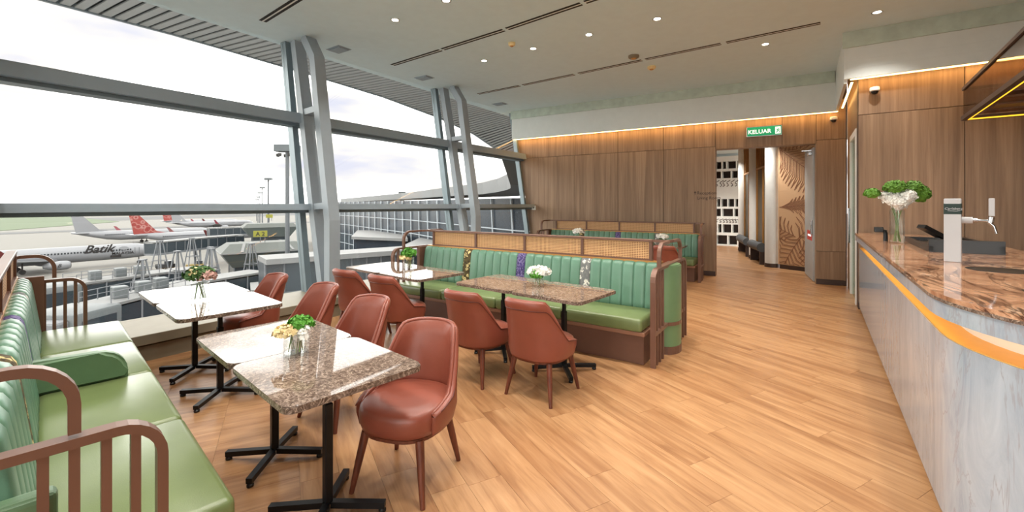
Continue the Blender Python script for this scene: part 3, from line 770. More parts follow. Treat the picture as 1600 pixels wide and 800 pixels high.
# black sink tray, tap and fittings
SK = thing('sink_unit', 'black sink unit with low walls set on the bar counter behind the beer tower', 'sink', (1.13, 5.85, 1.1455), -.03)
bm = NB(); box(bm, -.22, .24, -.62, .85, 0, .012); box(bm, -.22, -.19, -.62, .85, .012, .05); box(bm, .2, .24, -.62, .85, .012, .07); box(bm, -.22, .24, -.62, -.57, .012, .11); box(bm, -.22, .24, .82, .85, .012, .05)
obj('basin', bm, 'dark_plastic', SK)
bm = NB(); tube(bm, [(-.05, -.35, .02), (-.05, -.35, .09)], .01); obj('drain_pin', bm, 'steel', SK)
TP = thing('basin_faucet', 'black angular faucet slanting over the sink unit in front of the flower vase', 'faucet', (1.0, 5.62, 1.158), .5)
bm = NB(); beam(bm, (.2, 0, .02), (-.12, 0, .20), .09, .035, (0, 0, 1)); obj('slanted_arm', bm, 'dark_plastic', TP)
bm = NB(); box(bm, -.02, .16, -.05, .05, 0, .035, .006); box(bm, .02, .05, -.03, .03, .03, .09); obj('foot', bm, 'dark_plastic', TP)
FC = thing('counter_tap', 'small black swivel tap with square head at the far end of the bar counter', 'tap', (.745, 6.5, 1.146), 0)
bm = NB(); tube(bm, [(0, 0, 0), (0, 0, .09), (-.01, 0, .12)], [.022, .02, .018], 12); obj('stem', bm, 'dark_plastic', FC, 'auto')
bm = NB(); box(bm, -.10, -.02, -.035, .035, .10, .16, .006); beam(bm, (-.04, 0, .125), (.01, 0, .11), .03, .03); obj('head', bm, 'dark_plastic', FC)
# beer tower
BT = thing('beer_tower', 'white square beer tower with dark green lettered band and one tap', 'beer tower', (.885, 4.44, 1.145), math.radians(-14))
bm = NB(); box(bm, -.045, .045, -.045, .045, 0, .46, .004, 1); obj('body', bm, 'tower_white', BT)
bm = NB(); box(bm, -.0462, .0462, -.0462, .0462, .345, .425, .003, 1); bd = obj('green_band', bm, 'tower_band', BT)
text('lettering', 'Carlsberg', .0235, 'tower_white', bd, (-.042, -.0468, .380), (PI / 2, 0, 0), .25, .0006)
bm = NB(); tube(bm, [(-.025, -.047, .372), (.02, -.047, .369), (.038, -.047, .374)], .0012, 5); obj('underline', bm, 'tower_white', bd)
bm = NB(); tube(bm, [(.04, 0, .305), (.10, 0, .305)], .024, 16); obj('tap_collar', bm, 'tower_white', BT, 'auto')
bm = NB(); tube(bm, [(.10, 0, .305), (.125, 0, .305)], .016, 12); tube(bm, [(.12, 0, .305), (.20, 0, .30)], .010, 10); tube(bm, [(.185, 0, .29), (.19, 0, .33)], .016, 12)
tube(bm, [(.175, 0, .295), (.20, 0, .265), (.212, 0, .215)], [.011, .010, .009], 10); obj('tap_spout', bm, 'steel', BT, 'auto')
bm = NB(); box(bm, .176, .206, -.012, .012, .335, .46, .003, 1); obj('tap_handle', bm, 'tower_white', BT)
# tall vase with moss balls and hydrangeas
FV = thing('flower_vase', 'tall glass vase of white hydrangeas and green moss balls on the bar counter', 'vase', (.805, 6.2, 1.1455))
bm = NB(); lathe(bm, [(.062, 0), (.064, .01), (.064, .36), (.058, .36), (.058, .015), (.001, .015)], 28, cap=False); obj('glass', bm, 'vase_glass', FV, 'auto')
for k in range(7):
    a = k * .9; bm = NB(); tube(bm, [(.03 * math.cos(a), .03 * math.sin(a), .02), (.012 * math.cos(a + 2), .012 * math.sin(a + 2), .22), (.05 * math.cos(a + .3), .05 * math.sin(a + .3), .40)], .0045, 6); obj('stem', bm, 'stem_green', FV)
for c, r in (((-.04, -.02, .47), .085), ((.05, .0, .46), .09), ((.0, -.06, .44), .075), ((-.09, .0, .50), .06), ((.02, .05, .5), .07), ((.01, -.03, .40), .06), ((.08, -.04, .50), .075)):
    bm = NB(); bmesh.ops.create_icosphere(bm, subdivisions=2, radius=r * .8, matrix=Matrix.Translation(c)); petals(bm, c, (r, r, r), 260, .026); obj('hydrangea', bm, 'petal_white', FV)
for c, r in (((-.215, -.07, .535), (.07, .065, .055)), ((-.02, -.03, .60), (.10, .09, .075)), ((.135, .03, .585), (.085, .08, .085)), ((.20, .06, .525), (.08, .075, .095))):
    bm = NB(); bmesh.ops.create_icosphere(bm, subdivisions=3, radius=1)
    for v in bm.verts: v.co = Vector(c) + Vector((v.co.x * r[0], v.co.y * r[1], v.co.z * r[2])) * R.uniform(.70, 1.04)
    petals(bm, c, r, 420, .028); obj('moss_ball', bm, 'moss_green', FV)

# ---- table posies
def posy(x, y, lab, rows, w=.045, hgt=.11, sq=False, sc=1.3):
    t = thing('table_posy', lab, 'flowers', (x, y, .7505), R.uniform(0, 1), 'small glass posies on the tables'); t.scale = (sc, sc, sc)
    bm = NB()
    if sq: loft(bm, [[(a * k, b * k, z) for a, b in rrect(2 * w, 2 * w, .012)] for z, k in ((0, 1), (.002, 1), (hgt, 1), (hgt, .93), (.012, .93), (.012, .01))], cap=True)
    else: lathe(bm, [(w, 0), (w, hgt), (w * .93, hgt), (w * .93, .012), (.001, .012)], 24, cap=False)
    obj('glass', bm, 'vase_glass', t, 'auto')
    bm = NB()
    for k in range(9):
        a = R.uniform(0, 6.3); tube(bm, [(w * .6 * math.cos(a), w * .6 * math.sin(a), .015), (w * .4 * math.cos(a + 1), w * .4 * math.sin(a + 1), hgt)], .002, 5)
    stuff(obj('stems', bm, 'stem_green', t))
    for nm, mat, c, r, n, sz in rows:
        bm = NB(); petals(bm, c, r, n, sz); obj(nm, bm, mat, t)
    return t
posy(-2.30, 1.30, 'glass of green parsley and cream blossom on the near stone table', [('leaf_bunch', 'leaf_green', (.02, .02, .15), (.062, .05, .04), 330, .028), ('blossom', 'petal_cream', (-.04, -.03, .12), (.055, .05, .035), 160, .026), ('blossom', 'petal_white', (.05, -.02, .10), (.03, .03, .05), 50, .03)], .058, .12, sc=1.05)
posy(-4.22, 1.56, 'glass of brownish green sprigs on the window table', [('leaf_bunch', 'leaf_dark', (-.01, .0, .17), (.085, .075, .055), 360, .032), ('blossom', 'petal_pink', (.06, .0, .16), (.05, .05, .04), 110, .028), ('blossom', 'petal_cream', (.0, -.03, .19), (.05, .05, .03), 60, .02)], .05, .12)
posy(-4.14, 3.80, 'glass of bright green leaves on the table next to the bench', [('leaf_bunch', 'leaf_green', (0, 0, .15), (.06, .05, .045), 140, .05), ('blossom', 'petal_cream', (-.03, -.02, .11), (.055, .05, .03), 90, .03)], .05, .11)
posy(-2.22, 3.74, 'glass of white daisies with green heart on the centre table', [('leaf_bunch', 'leaf_green', (.0, -.03, .10), (.055, .05, .05), 220, .03), ('blossom', 'petal_white', (0, .02, .12), (.10, .085, .045), 380, .038)], .052, .10, sc=1.15)
posy(-2.4, 8.93, 'glass of white flowers on the far table behind the bench crest', [('leaf_bunch', 'leaf_dark', (0, 0, .11), (.05, .05, .04), 60, .03), ('blossom', 'petal_white', (0, 0, .13), (.09, .08, .04), 120, .04)], .042, .085)
pair(-4.5, 8.85, .03, 1.0, ('far stone table hidden low behind the bench crest, nearer the window', 'far stone table hidden low behind the bench crest, nearer the wall opening'))
posy(-4.2, 8.86, 'glass of white flowers peeping over the middle bench crest, left', [('blossom', 'petal_white', (0, 0, .16), (.10, .09, .06), 140, .04)], .042, .11)

# ================================================================== CEILING FITTINGS
def lamp(x, y, lab, power=1.):
    t = thing('ceiling_light', lab, 'ceiling light', (x, y, 4.1), 0, 'recessed round ceiling lights')
    bm = NB(); lathe(bm, [(.062, -.004), (.062, .0), (.045, .0), (.045, -.004)], 24, cap=False); obj('trim_ring', bm, 'white_plastic', t, 'auto')
    bm = NB(); lathe(bm, [(.044, -.003), (.044, -.001)], 24); obj('lens', bm, 'downlight_lens', t)
    li = bpy.data.lights.new('downlight', 'SPOT'); li.energy = DOWNLIGHT_W * power; li.color = (1, .95, .87); li.spot_size = math.radians(112); li.spot_blend = .7; li.shadow_soft_size = .05
    lo = bpy.data.objects.new('downlight', li); COL.objects.link(lo); lo.location = (0, 0, -.03); lo.parent = t
    return t
vis = [(-4.68, 4.05, 'round ceiling light closest to the first steel column'), (-3.71, 4.02, 'round ceiling light cut by the top picture edge'), (-4.71, 6.08, 'round ceiling light between the smoke detector and the window'),
       (-3.68, 6.05, 'round ceiling light right beside the smoke detector'), (-2.69, 6.02, 'round ceiling light in the middle of the ceiling, between the slots'), (-1.69, 6.03, 'round ceiling light in the middle of the ceiling, right of the pair'),
       (-.54, 7.94, 'round ceiling light past the end of the far slot diffuser'), (.77, 7.45, 'round ceiling light above the bar end')]
for x, y, lab in vis: lamp(x, y, lab)
for x, y in ((-4.6, 2.0), (-3.6, 2.0), (-2.6, 2.0), (-1.6, 2.0), (-.6, 2.0), (-2.6, 4.0), (-1.6, 4.0), (-.55, 4.0), (-.5, 6.0), (.9, 4.0), (.9, 5.8), (-4.6, 0), (-2.6, 0), (-.6, 0), (1.2, 1.5), (3.2, 3), (3.2, 5.5), (-1.6, 0)):
    lamp(x, y, 'recessed round ceiling light out of the picture above the room')
for x, y, z in ((-1.2, 12.2, 3.5), (-2.6, 13.5, 3.5), (-2.4, 16.2, 3.5), (-3.6, 16.5, 3.5)):
    t = lamp(x, y, 'recessed round ceiling light in the corridor beyond the opening', 2.2); t.location.z = z
# slot diffusers
def slot(a, b, lab):
    a, b = Vector(a), Vector(b); L = (b - a).length; t = thing('slot_diffuser', lab, 'air vent', (a.x, a.y, 4.1), math.atan2(b.y - a.y, b.x - a.x), 'black linear slot diffusers in the ceiling')
    for y in (-.03, .03):
        bm = NB(); box(bm, 0, L, y - .018, y + .018, -.004, .002); obj('slot', bm, 'slot_dark', t)
    bm = NB(); box(bm, 0, L, -.008, .008, -.006, 0); obj('centre_bar', bm, 'white_plastic', t)
for i, (a, b) in enumerate((((-6.23, 3.05), (-5.0, 2.95)), ((-4.95, 2.945), (-3.7, 2.84)))): slot(a, b, ('black slot diffuser at the top left, beginning by the window', 'black slot diffuser at the top left, leaving the picture')[i])
for i, (a, b) in enumerate((((-6.23, 5.33), (-4.98, 5.26)), ((-4.92, 5.25), (-3.65, 5.17)), ((-3.58, 5.16), (-2.36, 5.04)), ((-2.3, 5.03), (-1.05, 4.93)))): slot(a, b, 'black slot diffuser of the middle row, %s length from the window' % ('first', 'second', 'third', 'fourth')[i])
for i, (a, b) in enumerate((((-6.23, 7.82), (-5.07, 7.78)), ((-4.98, 7.77), (-3.75, 7.70)), ((-3.65, 7.69), (-2.4, 7.61)), ((-2.33, 7.60), (-1.12, 7.53)), ((-1.04, 7.52), (.16, 7.45)))): slot(a, b, 'black slot diffuser of the far row, %s length from the window' % ('first', 'second', 'third', 'fourth', 'fifth')[i])
def smoke(x, y, lab, mat='white_plastic', r=.055):
    t = thing('smoke_detector', lab, 'detector', (x, y, 4.1)); bm = NB(); lathe(bm, [(r * .7, -.05), (r, -.03), (r, 0)], 20); obj('housing', bm, mat, t, 'auto')
    bm = NB(); lathe(bm, [(r * .35, -.062), (r * .5, -.05)], 16); obj('sensor', bm, 'brass' if mat != 'white_plastic' else 'sill_stone', t, 'auto')
smoke(-3.83, 5.65, 'cream smoke detector hanging below the ceiling at upper centre', 'petal_cream')
smoke(-2.44, 7.3, 'flat olive ceiling disc beside the far slot row', 'sill_stone', .09); smoke(-2.36, 8.06, 'cream round detector beyond the far slot row', 'petal_cream', .075)
for x, y, lab in ((-6.33, 4.3, 'square grey recess in the ceiling edge beside the first column'), (-6.33, 6.22, 'square grey recess in the ceiling edge short of the second column'), (-6.4, 8.9, 'square grey recess in the ceiling edge near the back corner')):
    t = thing('ceiling_recess', lab, 'vent', (x, y, 4.1)); bm = NB(); box(bm, -.17, .17, -.12, .12, -.006, 0); box(bm, -.14, .14, -.09, .09, -.02, -.006); obj('cover', bm, 'mullion_paint', t)

# ---- wall fittings
t = thing('exit_sign', 'green KELUAR exit sign on the wood wall above the opening', 'sign', (0, 0, 0)); t.parent = None
wx = lambda lx, ly=0: (-7.3 + lx * math.cos(BA) - ly * math.sin(BA), 10.0 + lx * math.sin(BA) + ly * math.cos(BA))
x, y = wx(6.58, -.012); t.location = (x, y, 3.085); t.rotation_euler = (0, 0, BA)
bm = NB(); box(bm, -.32, .32, -.03, .012, -.105, .105, .004, 1); obj('frame', bm, 'steel', t)
bm = NB(); box(bm, -.305, .305, -.034, -.03, -.09, .09); fc = obj('green_face', bm, 'sign_green', t)
text('lettering', 'KELUAR', .116, 'sign_white', t, (-.292, -.0355, -.043), (PI / 2, 0, 0), 0, .001, 'LEFT', .002)
bm = NB(); box(bm, .198, .292, -.037, -.034, -.07, .07); pg = obj('pictogram', bm, 'sign_white', t)
bm = NB()
for a, b, w in (((.225, .01), (.25, .03), .018), ((.25, .03), (.265, .0), .012), ((.225, .01), (.205, .02), .012), ((.232, .008), (.225, -.03), .015), ((.225, -.03), (.2, -.045), .012), ((.24, .005), (.262, -.03), .013), ((.262, -.03), (.262, -.055), .012)):
    beam(bm, (a[0], -.038, a[1]), (b[0], -.038, b[1]), w, .002, (0, 1, 0))
lathe(bm, [(.011, -.001), (.011, .001)], 12, (.262, -.038, .046)); o = obj('running_figure', bm, 'sign_green', pg); o.location = (.01, 0, 0)
t = thing('wall_lettering', 'small dark direction lettering on the wood wall left of the opening', 'lettering'); x, y = wx(5.23, -.003); t.location = (x, y, 1.74); t.rotation_euler = (0, 0, BA)
text('top_line', 'Reception', .095, 'ink', t, (.06, 0, .05), (PI / 2, 0, 0), 0, .001); text('lower_line', 'Living Room', .095, 'ink', t, (.06, 0, -.06), (PI / 2, 0, 0), 0, .001)
bm = NB(); beam(bm, (.02, -.001, .05), (.02, -.001, .11), .012, .002, (0, 1, 0)); beam(bm, (.0, -.001, .09), (.02, -.001, .115), .01, .002, (0, 1, 0)); beam(bm, (.04, -.001, .09), (.02, -.001, .115), .01, .002, (0, 1, 0)); obj('arrow', bm, 'ink', t)
def cctv(loc, rz, lab):
    t = thing('security_camera', lab, 'camera', loc, rz); bm = NB(); box(bm, -.05, .05, -.06, 0, .0, .06, .006); obj('mount', bm, 'white_plastic', t)
    bm = NB(); lathe(bm, [(.045, -.01), (.06, 0), (.06, .04), (.05, .05)], 20, (0, -.09, 0)); obj('housing', bm, 'white_plastic', t, 'auto')
    bm = NB(); lathe(bm, [(.004, -.055), (.03, -.045), (.042, -.025), (.045, -.008)], 20, (0, -.09, 0)); obj('dome', bm, 'dark_plastic', t, 'auto')
cctv((.82, 8.29, 3.22), 0, 'white dome camera high on the wood wall above the bar end'); x, y = wx(7.74, -.002); cctv((x, y, 3.2), BA, 'white dome camera high at the right end of the back wall')
t = thing('wall_sensor', 'small white square sensor on the wood wall at the window corner', 'sensor'); x, y = wx(1.2, -.001); t.location = (x, y, 1.48); t.rotation_euler = (0, 0, BA)
bm = NB(); box(bm, -.06, .06, -.03, 0, -.06, .06, .006); obj('plate', bm, 'white_plastic', t); bm = NB(); lathe(bm, [(.018, 0), (.018, .004)], 12); o = obj('lens', bm, 'dark_plastic', t); o.location = (0, -.03, 0); o.rotation_euler = (PI / 2, 0, 0)

# ---- hanging bronze gantry over the bar
GT = thing('hanging_gantry', 'bronze glass-sided gantry with gold lit lower edge hanging over the bar', 'gantry', (0, 0, 0))
gp = [(1.60, 7.55), (1.42, 4.4), (3.1, 4.25), (3.3, 7.45)]
for z, w, hh, nm, mt in ((2.62, .05, .05, 'lower_frame', 'plinth_dark'), (2.98, .035, .035, 'upper_frame', 'plinth_dark')):
    bm = NB()
    for i in range(4):
        a, b = gp[i], gp[(i + 1) % 4]; beam(bm, (*a, z), (*b, z), w, hh)
    obj(nm, bm, mt, GT)
bm = NB()
for i in range(4):
    a, b = gp[i], gp[(i + 1) % 4]; m_ = Vector((2.35, 5.9)); ins = lambda p: (p[0] + (m_.x - p[0]) * .04, p[1] + (m_.y - p[1]) * .02)
    beam(bm, (*ins(a), 2.604), (*ins(b), 2.604), .018, .014)
obj('gold_edge', bm, 'led_gold', GT)
for p in gp[2:]:
    bm = NB(); beam(bm, (*p, 2.62), (*p, 4.1), .03, .03); obj('hanger', bm, 'plinth_dark', GT)
for i in range(4):
    a, b = gp[i], gp[(i + 1) % 4]; bm = NB(); beam(bm, (*a, 2.81), (*b, 2.81), .006, .30); obj('glass_side', bm, 'smoke_glass', GT)
for z in (2.70, 2.84):
    bm = NB(); beam(bm, (1.8, 7.3, z), (3.1, 7.25, z), .25, .012); obj('shelf', bm, 'bench_brown', GT)

# ================================================================== OUTSIDE
plain('concrete', (98, 96, 91), .8, var=.12); plain('asphalt', (68, 69, 70), .8, var=.1); plain('grass', (72, 85, 60), .9, var=.12)
plain('plane_white', (116, 118, 122), .35, var=.02); plain('plane_glass', (40, 44, 49), .3); plain('engine_grey', (88, 90, 94), .4)
plain('bridge_roof', (105, 106, 106), .6, var=.03); plain('bridge_glass', (43, 51, 57), .3, var=.15); plain('bridge_steel', (96, 99, 103), .5); plain('bridge_panel', (84, 89, 91), .5)
plain('node_roof', (66, 70, 67), .6, var=.04); plain('node_wall', (69, 76, 75), .5, var=.04); plain('sign_yellow', (118, 116, 25), .5, var=.03); plain('tyre', (27, 27, 28), .7)
plain('facade_glass', (39, 47, 55), .3, spec=.08, var=.35); plain('roof_edge', (65, 69, 70), .5, var=.03); plain('soffit_slat', (188, 192, 196), .5, var=.03); plain('soffit_back', (52, 54, 58), .7)
plain('mast_grey', (75, 79, 83), .5); plain('lamp_head', (70, 76, 79), .5); plain('livery_red', (83, 26, 26), .45); plain('livery_pink', (104, 28, 44), .45); plain('letter_dark', (14, 10, 12), .5); plain('barrier_yellow', (121, 104, 56), .6)
def batik():
    m = Mat('tail_batik'); v = m.coord((1, 1, 1)); x = m.n('ShaderNodeTexVoronoi', feature='F1'); x.inputs['Scale'].default_value = .55; m.l(v, x.inputs['Vector'])
    m.set(m.ramp(x.outputs['Distance'], [(.30, srgb(118, 34, 30)), (.44, srgb(118, 34, 30)), (.5, srgb(150, 110, 104)), (.62, srgb(124, 44, 38))]), .5); MATS['tail_batik'] = m.m
batik()
plain('facade_bar', (140, 148, 154), .5)
GZ = -14.0
bm = NB(); box(bm, -2600, 60, -1500, 2400, GZ - 1, GZ); struct(obj('ground', bm, 'concrete'))
bm = NB(); prism(bm, [(-388, -40), (-396, 43), (-520, 128), (-700, 140), (-1300, 160), (-1300, -400), (-460, -300)], GZ, GZ + .25); o = stuff(obj('grass', bm, 'grass')); tag(o, 'strip of pale green grass beyond the apron', 'grass')
for i, poly in enumerate(([(-330, -200), (-352, -200), (-400, 420), (-378, 420)], [(-560, 130), (-700, 142), (-900, 700), (-760, 700)])):
    bm = NB(); prism(bm, poly, GZ, GZ + .12); struct(obj('taxiway', bm, 'asphalt'))

# ---- overhanging roof edge: slatted soffit and sweeping fascia
outer = [(-6, 4.6), (-3, 4.58), (1.44, 4.55), (2.98, 4.56), (5.17, 4.5), (7.59, 4.40), (9.63, 4.20), (11.3, 3.93), (12.96, 3.45), (15.2, 3.36)]
def oz(y):
    for (a, za), (b, zb) in zip(outer, outer[1:]):
        if a <= y <= b: return za + (zb - za) * (y - a) / (b - a)
    return outer[-1][1]
bm = NB(); ys = [y for y, _ in outer]; rings = []
for y in ys: 
    zi = 4.40 - max(0, y - 10) * .05
    rings.append([(-6.7, y, zi), (-9.22, y, oz(y) + .06), (-9.22, y, oz(y) + .5), (-6.7, y, zi + .5)])
loft(bm, rings); SF = struct(obj('trim_5', bm, 'soffit_back'))
sm = None
for k in range(96):
    y = -1.0 + k * .155
    zi = 4.335 - max(0, y - 10) * .055; zo = oz(y) + .0; bm = NB(); beam(bm, (-6.72, y, zi), (-9.16, y, zo), .108, .022); obj('soffit_slat', bm, 'soffit_slat', SF)
bm = NB(); sweep(bm, [(-9.2, y, z + .03) for y, z in outer], .06, .11, (1, 0, 0)); obj('roof_rim', bm, 'mullion_paint', SF)
rib = [((-9.26, 13.0, 3.46), 3.16), ((-10.72, 15.7, 3.36), 2.34), ((-12.95, 19.0, 3.45), 2.34), ((-15.97, 23.0, 3.54), 2.42), ((-19.97, 27.5, 3.61), 2.46), ((-25.9, 33.2, 3.70), 2.49), ((-42.5, 46.1, 4.02), 2.65), ((-77.1, 68.5, 4.21), 2.74), ((-159.7, 109.3, 4.0), 2.4)]
bm = NB(); rings = []
for (x, y, zt), zb in rib: rings.append([(x, y, zb + .1), (x, y, zt), (x + 2.4, y + 2.2, zt + .35), (x + 2.4, y + 2.2, zb - .1)])
loft(bm, rings); obj('sweeping_roof_edge', bm, 'roof_edge', SF)

# ---- aircraft
def airplane(label, x, ynose, fin, wing_tip, lettering=False, loc_z=0, far=False):
    t = thing('airplane', label, 'airplane', (x, ynose, GZ), 0, 'parked airliners')
    hz = 3.5; sec = [(0, .06, -.55), (-.5, .6, -.5), (-1.4, 1.1, -.32), (-2.8, 1.55, -.12), (-4.8, 1.88, 0), (-7, 1.95, 0), (-33, 1.95, 0), (-37, 1.7, .25), (-41, 1.15, .75), (-45, .5, 1.2), (-47, .18, 1.4)]
    bm = NB(); loft(bm, [[(r * math.cos(2 * PI * k / 24), y, hz + z + r * math.sin(2 * PI * k / 24)) for k in range(24)] for y, r, z in sec]); obj('fuselage', bm, 'plane_white', t, True)
    def wing(bm, s, y0, y1, yt0, yt1, x0, x1, z0, z1, th):
        a = [(s * x0, y0, z0), (s * x0, y1, z0), (s * x1, yt1, z1), (s * x1, yt0, z1)]
        lo = [bm.verts.new(p) for p in a]; hi = [bm.verts.new((p[0], p[1], p[2] + (th if i < 2 else th * .35))) for i, p in enumerate(a)]
        for i in range(4): bm.faces.new((lo[i], lo[(i + 1) % 4], hi[(i + 1) % 4], hi[i]))
        bm.faces.new(lo[::-1]); bm.faces.new(hi)
    for s in (-1, 1):
        bm = NB(); wing(bm, s, -19.5, -27, -28, -29.6, 1.2, 16.5, hz - 1.2, hz + .5, .55); w = obj('wing', bm, 'plane_white', t)
        bm = NB(); wing(bm, s, 0, 0, 0, 0, 0, 0, 0, 0, 0) if False else None
        v = NB(); p = [(s * 16.5, -28, hz + .55), (s * 16.5, -29.7, hz + .55), (s * 17.1, -31, hz + 3), (s * 17.1, -30.2, hz + 3)]
        prismv(v, p, (s * .12, 0, 0)); obj('winglet', v, wing_tip, w)
        bm = NB(); wing(bm, s, -42, -45, -45.4, -46.6, .5, 6.5, hz + 1.1, hz + 1.5, .3); obj('stabilizer', bm, 'plane_white', t)
        bm = NB(); pr = [(.75, 0), (1.0, -.5), (1.05, -1.6), (.85, -3.4), (.45, -4.4)]
        loft(bm, [[(s * 5.2 + r * math.cos(2 * PI * k / 18), -18.3 + y, hz - 1.9 + r * math.sin(2 * PI * k / 18)) for k in range(18)] for r, y in pr]); en = obj('engine', bm, 'plane_white', t, True)
        bm = NB(); lathe(bm, [(.72, 0), (.72, .04)], 18); o = obj('intake', bm, 'tyre', en); o.location = (s * 5.2, -18.27, hz - 1.9); o.rotation_euler = (-PI / 2, 0, 0)
        bm = NB(); beam(bm, (s * 2.8, -25.5, .5), (s * 2.8, -25.5, hz - 1), .25, .25); 
        for q in (-.35, .35): tubew(bm, (s * 2.8 + q, -25.5, .55), .55, .3)
        obj('main_gear', bm, 'tyre', t)
    bm = NB(); beam(bm, (0, -4.3, .4), (0, -4.3, hz - 1.2), .18, .18)
    for q in (-.22, .22): tubew(bm, (q, -4.3, .38), .38, .2)
    obj('nose_gear', bm, 'tyre', t)
    bm = NB(); prismv(bm, [(-.18, -35.5, hz + 1.7), (-.18, -39.3, hz + 2.5), (-.18, -44.6, hz + 8.6), (-.18, -47.2, hz + 8.6), (-.18, -45.8, hz + 1.5)], (.36, 0, 0)); obj('tail_fin', bm, fin, t)
    bm = NB()
    for s in (-1, 1):
        y = -6.5
        while y > -38:
            if not (-11.5 > y > -12.5): box(bm, s * 1.93 - .05, s * 1.93 + .05, y - .14, y + .14, hz + .30, hz + .68)
            y -= .55
    stuff(obj('window_row', bm, 'plane_glass', t))
    bm = NB(); box(bm, -.95, .95, -2.35, -1.9, hz + .55, hz + .98, .1); obj('cockpit_window', bm, 'plane_glass', t)
    bm = NB()
    for s in (-1, 1): box(bm, s * 1.86 - .06, s * 1.86 + .06, -5.6, -5.55, hz - .7, hz + 1.0); box(bm, s * 1.86 - .06, s * 1.86 + .06, -4.75, -4.7, hz - .7, hz + 1.0)
    obj('door_outline', bm, 'engine_grey', t)
    if lettering:
        text('script_lettering', 'Batik', 2.7, 'letter_dark', t, (1.99, -15.4, hz + .2), (PI / 2, 0, PI / 2), .4, .02, bold=.06)
        text('lower_lettering', 'MALAYSIA', .95, 'letter_dark', t, (1.99, -10.2, hz - .6), (PI / 2, 0, PI / 2), 0, .02, bold=.01)
        bm = NB(); lathe(bm, [(.62, -.03), (.62, .03)], 20); o = obj('round_emblem', bm, 'engine_grey', t); o.location = (1.90, -7.8, hz + .9); o.rotation_euler = (0, PI / 2 - .5, 0); o.scale = (.8, 1.5, 1)
        bm = NB(); box(bm, 1.72, 1.90, -10.4, -8.4, hz - 1.3, hz - .75); obj('dark_panel', bm, 'letter_dark', t)
        bm = NB(); prismv(bm, [(1.80, -36.2, hz - .6), (1.98, -31.0, hz - .75), (1.95, -33.5, hz + .1), (1.75, -39, hz + 1.2)], (.05, 0, 0)); obj('red_sweep', bm, 'livery_red', t)
        bm = NB(); prismv(bm, [(17, -31, hz + .2), (12.5, -28.5, hz + .25), (13.5, -27.6, hz + .3), (16.6, -28.6, hz + .6)], (0, 0, .5)); obj('wing_marking', bm, 'livery_red', t)
        text('engine_lettering', 'B', 1.1, 'letter_dark', t, (6.27, -20.6, hz - 2.2), (PI / 2, 0, PI / 2), .3, .02)
    return t
def prismv(bm, poly, ext):
    e = Vector(ext); lo = [bm.verts.new(p) for p in poly]; hi = [bm.verts.new(Vector(p) + e) for p in poly]; n = len(poly)
    for i in range(n): bm.faces.new((lo[i], lo[(i + 1) % n], hi[(i + 1) % n], hi[i]))
    bm.faces.new(lo[::-1]); bm.faces.new(hi)
def tubew(bm, c, r, w): tube(bm, [(c[0] - w / 2, c[1], c[2]), (c[0] + w / 2, c[1], c[2])], r, 14)
airplane('white airliner with dark script lettering, nearest on the apron at left', -147.5, 44.6, 'tail_batik', 'livery_red', True)
airplane('white airliner with plain white tail and pink winglet, behind the lettered one', -226, 89, 'plane_white', 'livery_pink')
airplane('white airliner whose red patterned tail rises behind the jet bridges', -196, 98, 'tail_batik', 'livery_red')
airplane('distant airliner with red patterned tail left of a white tail', -345, 153, 'tail_batik', 'livery_red')
airplane('distant airliner with white tail beside a small red tail', -312, 147, 'plane_white', 'livery_pink')

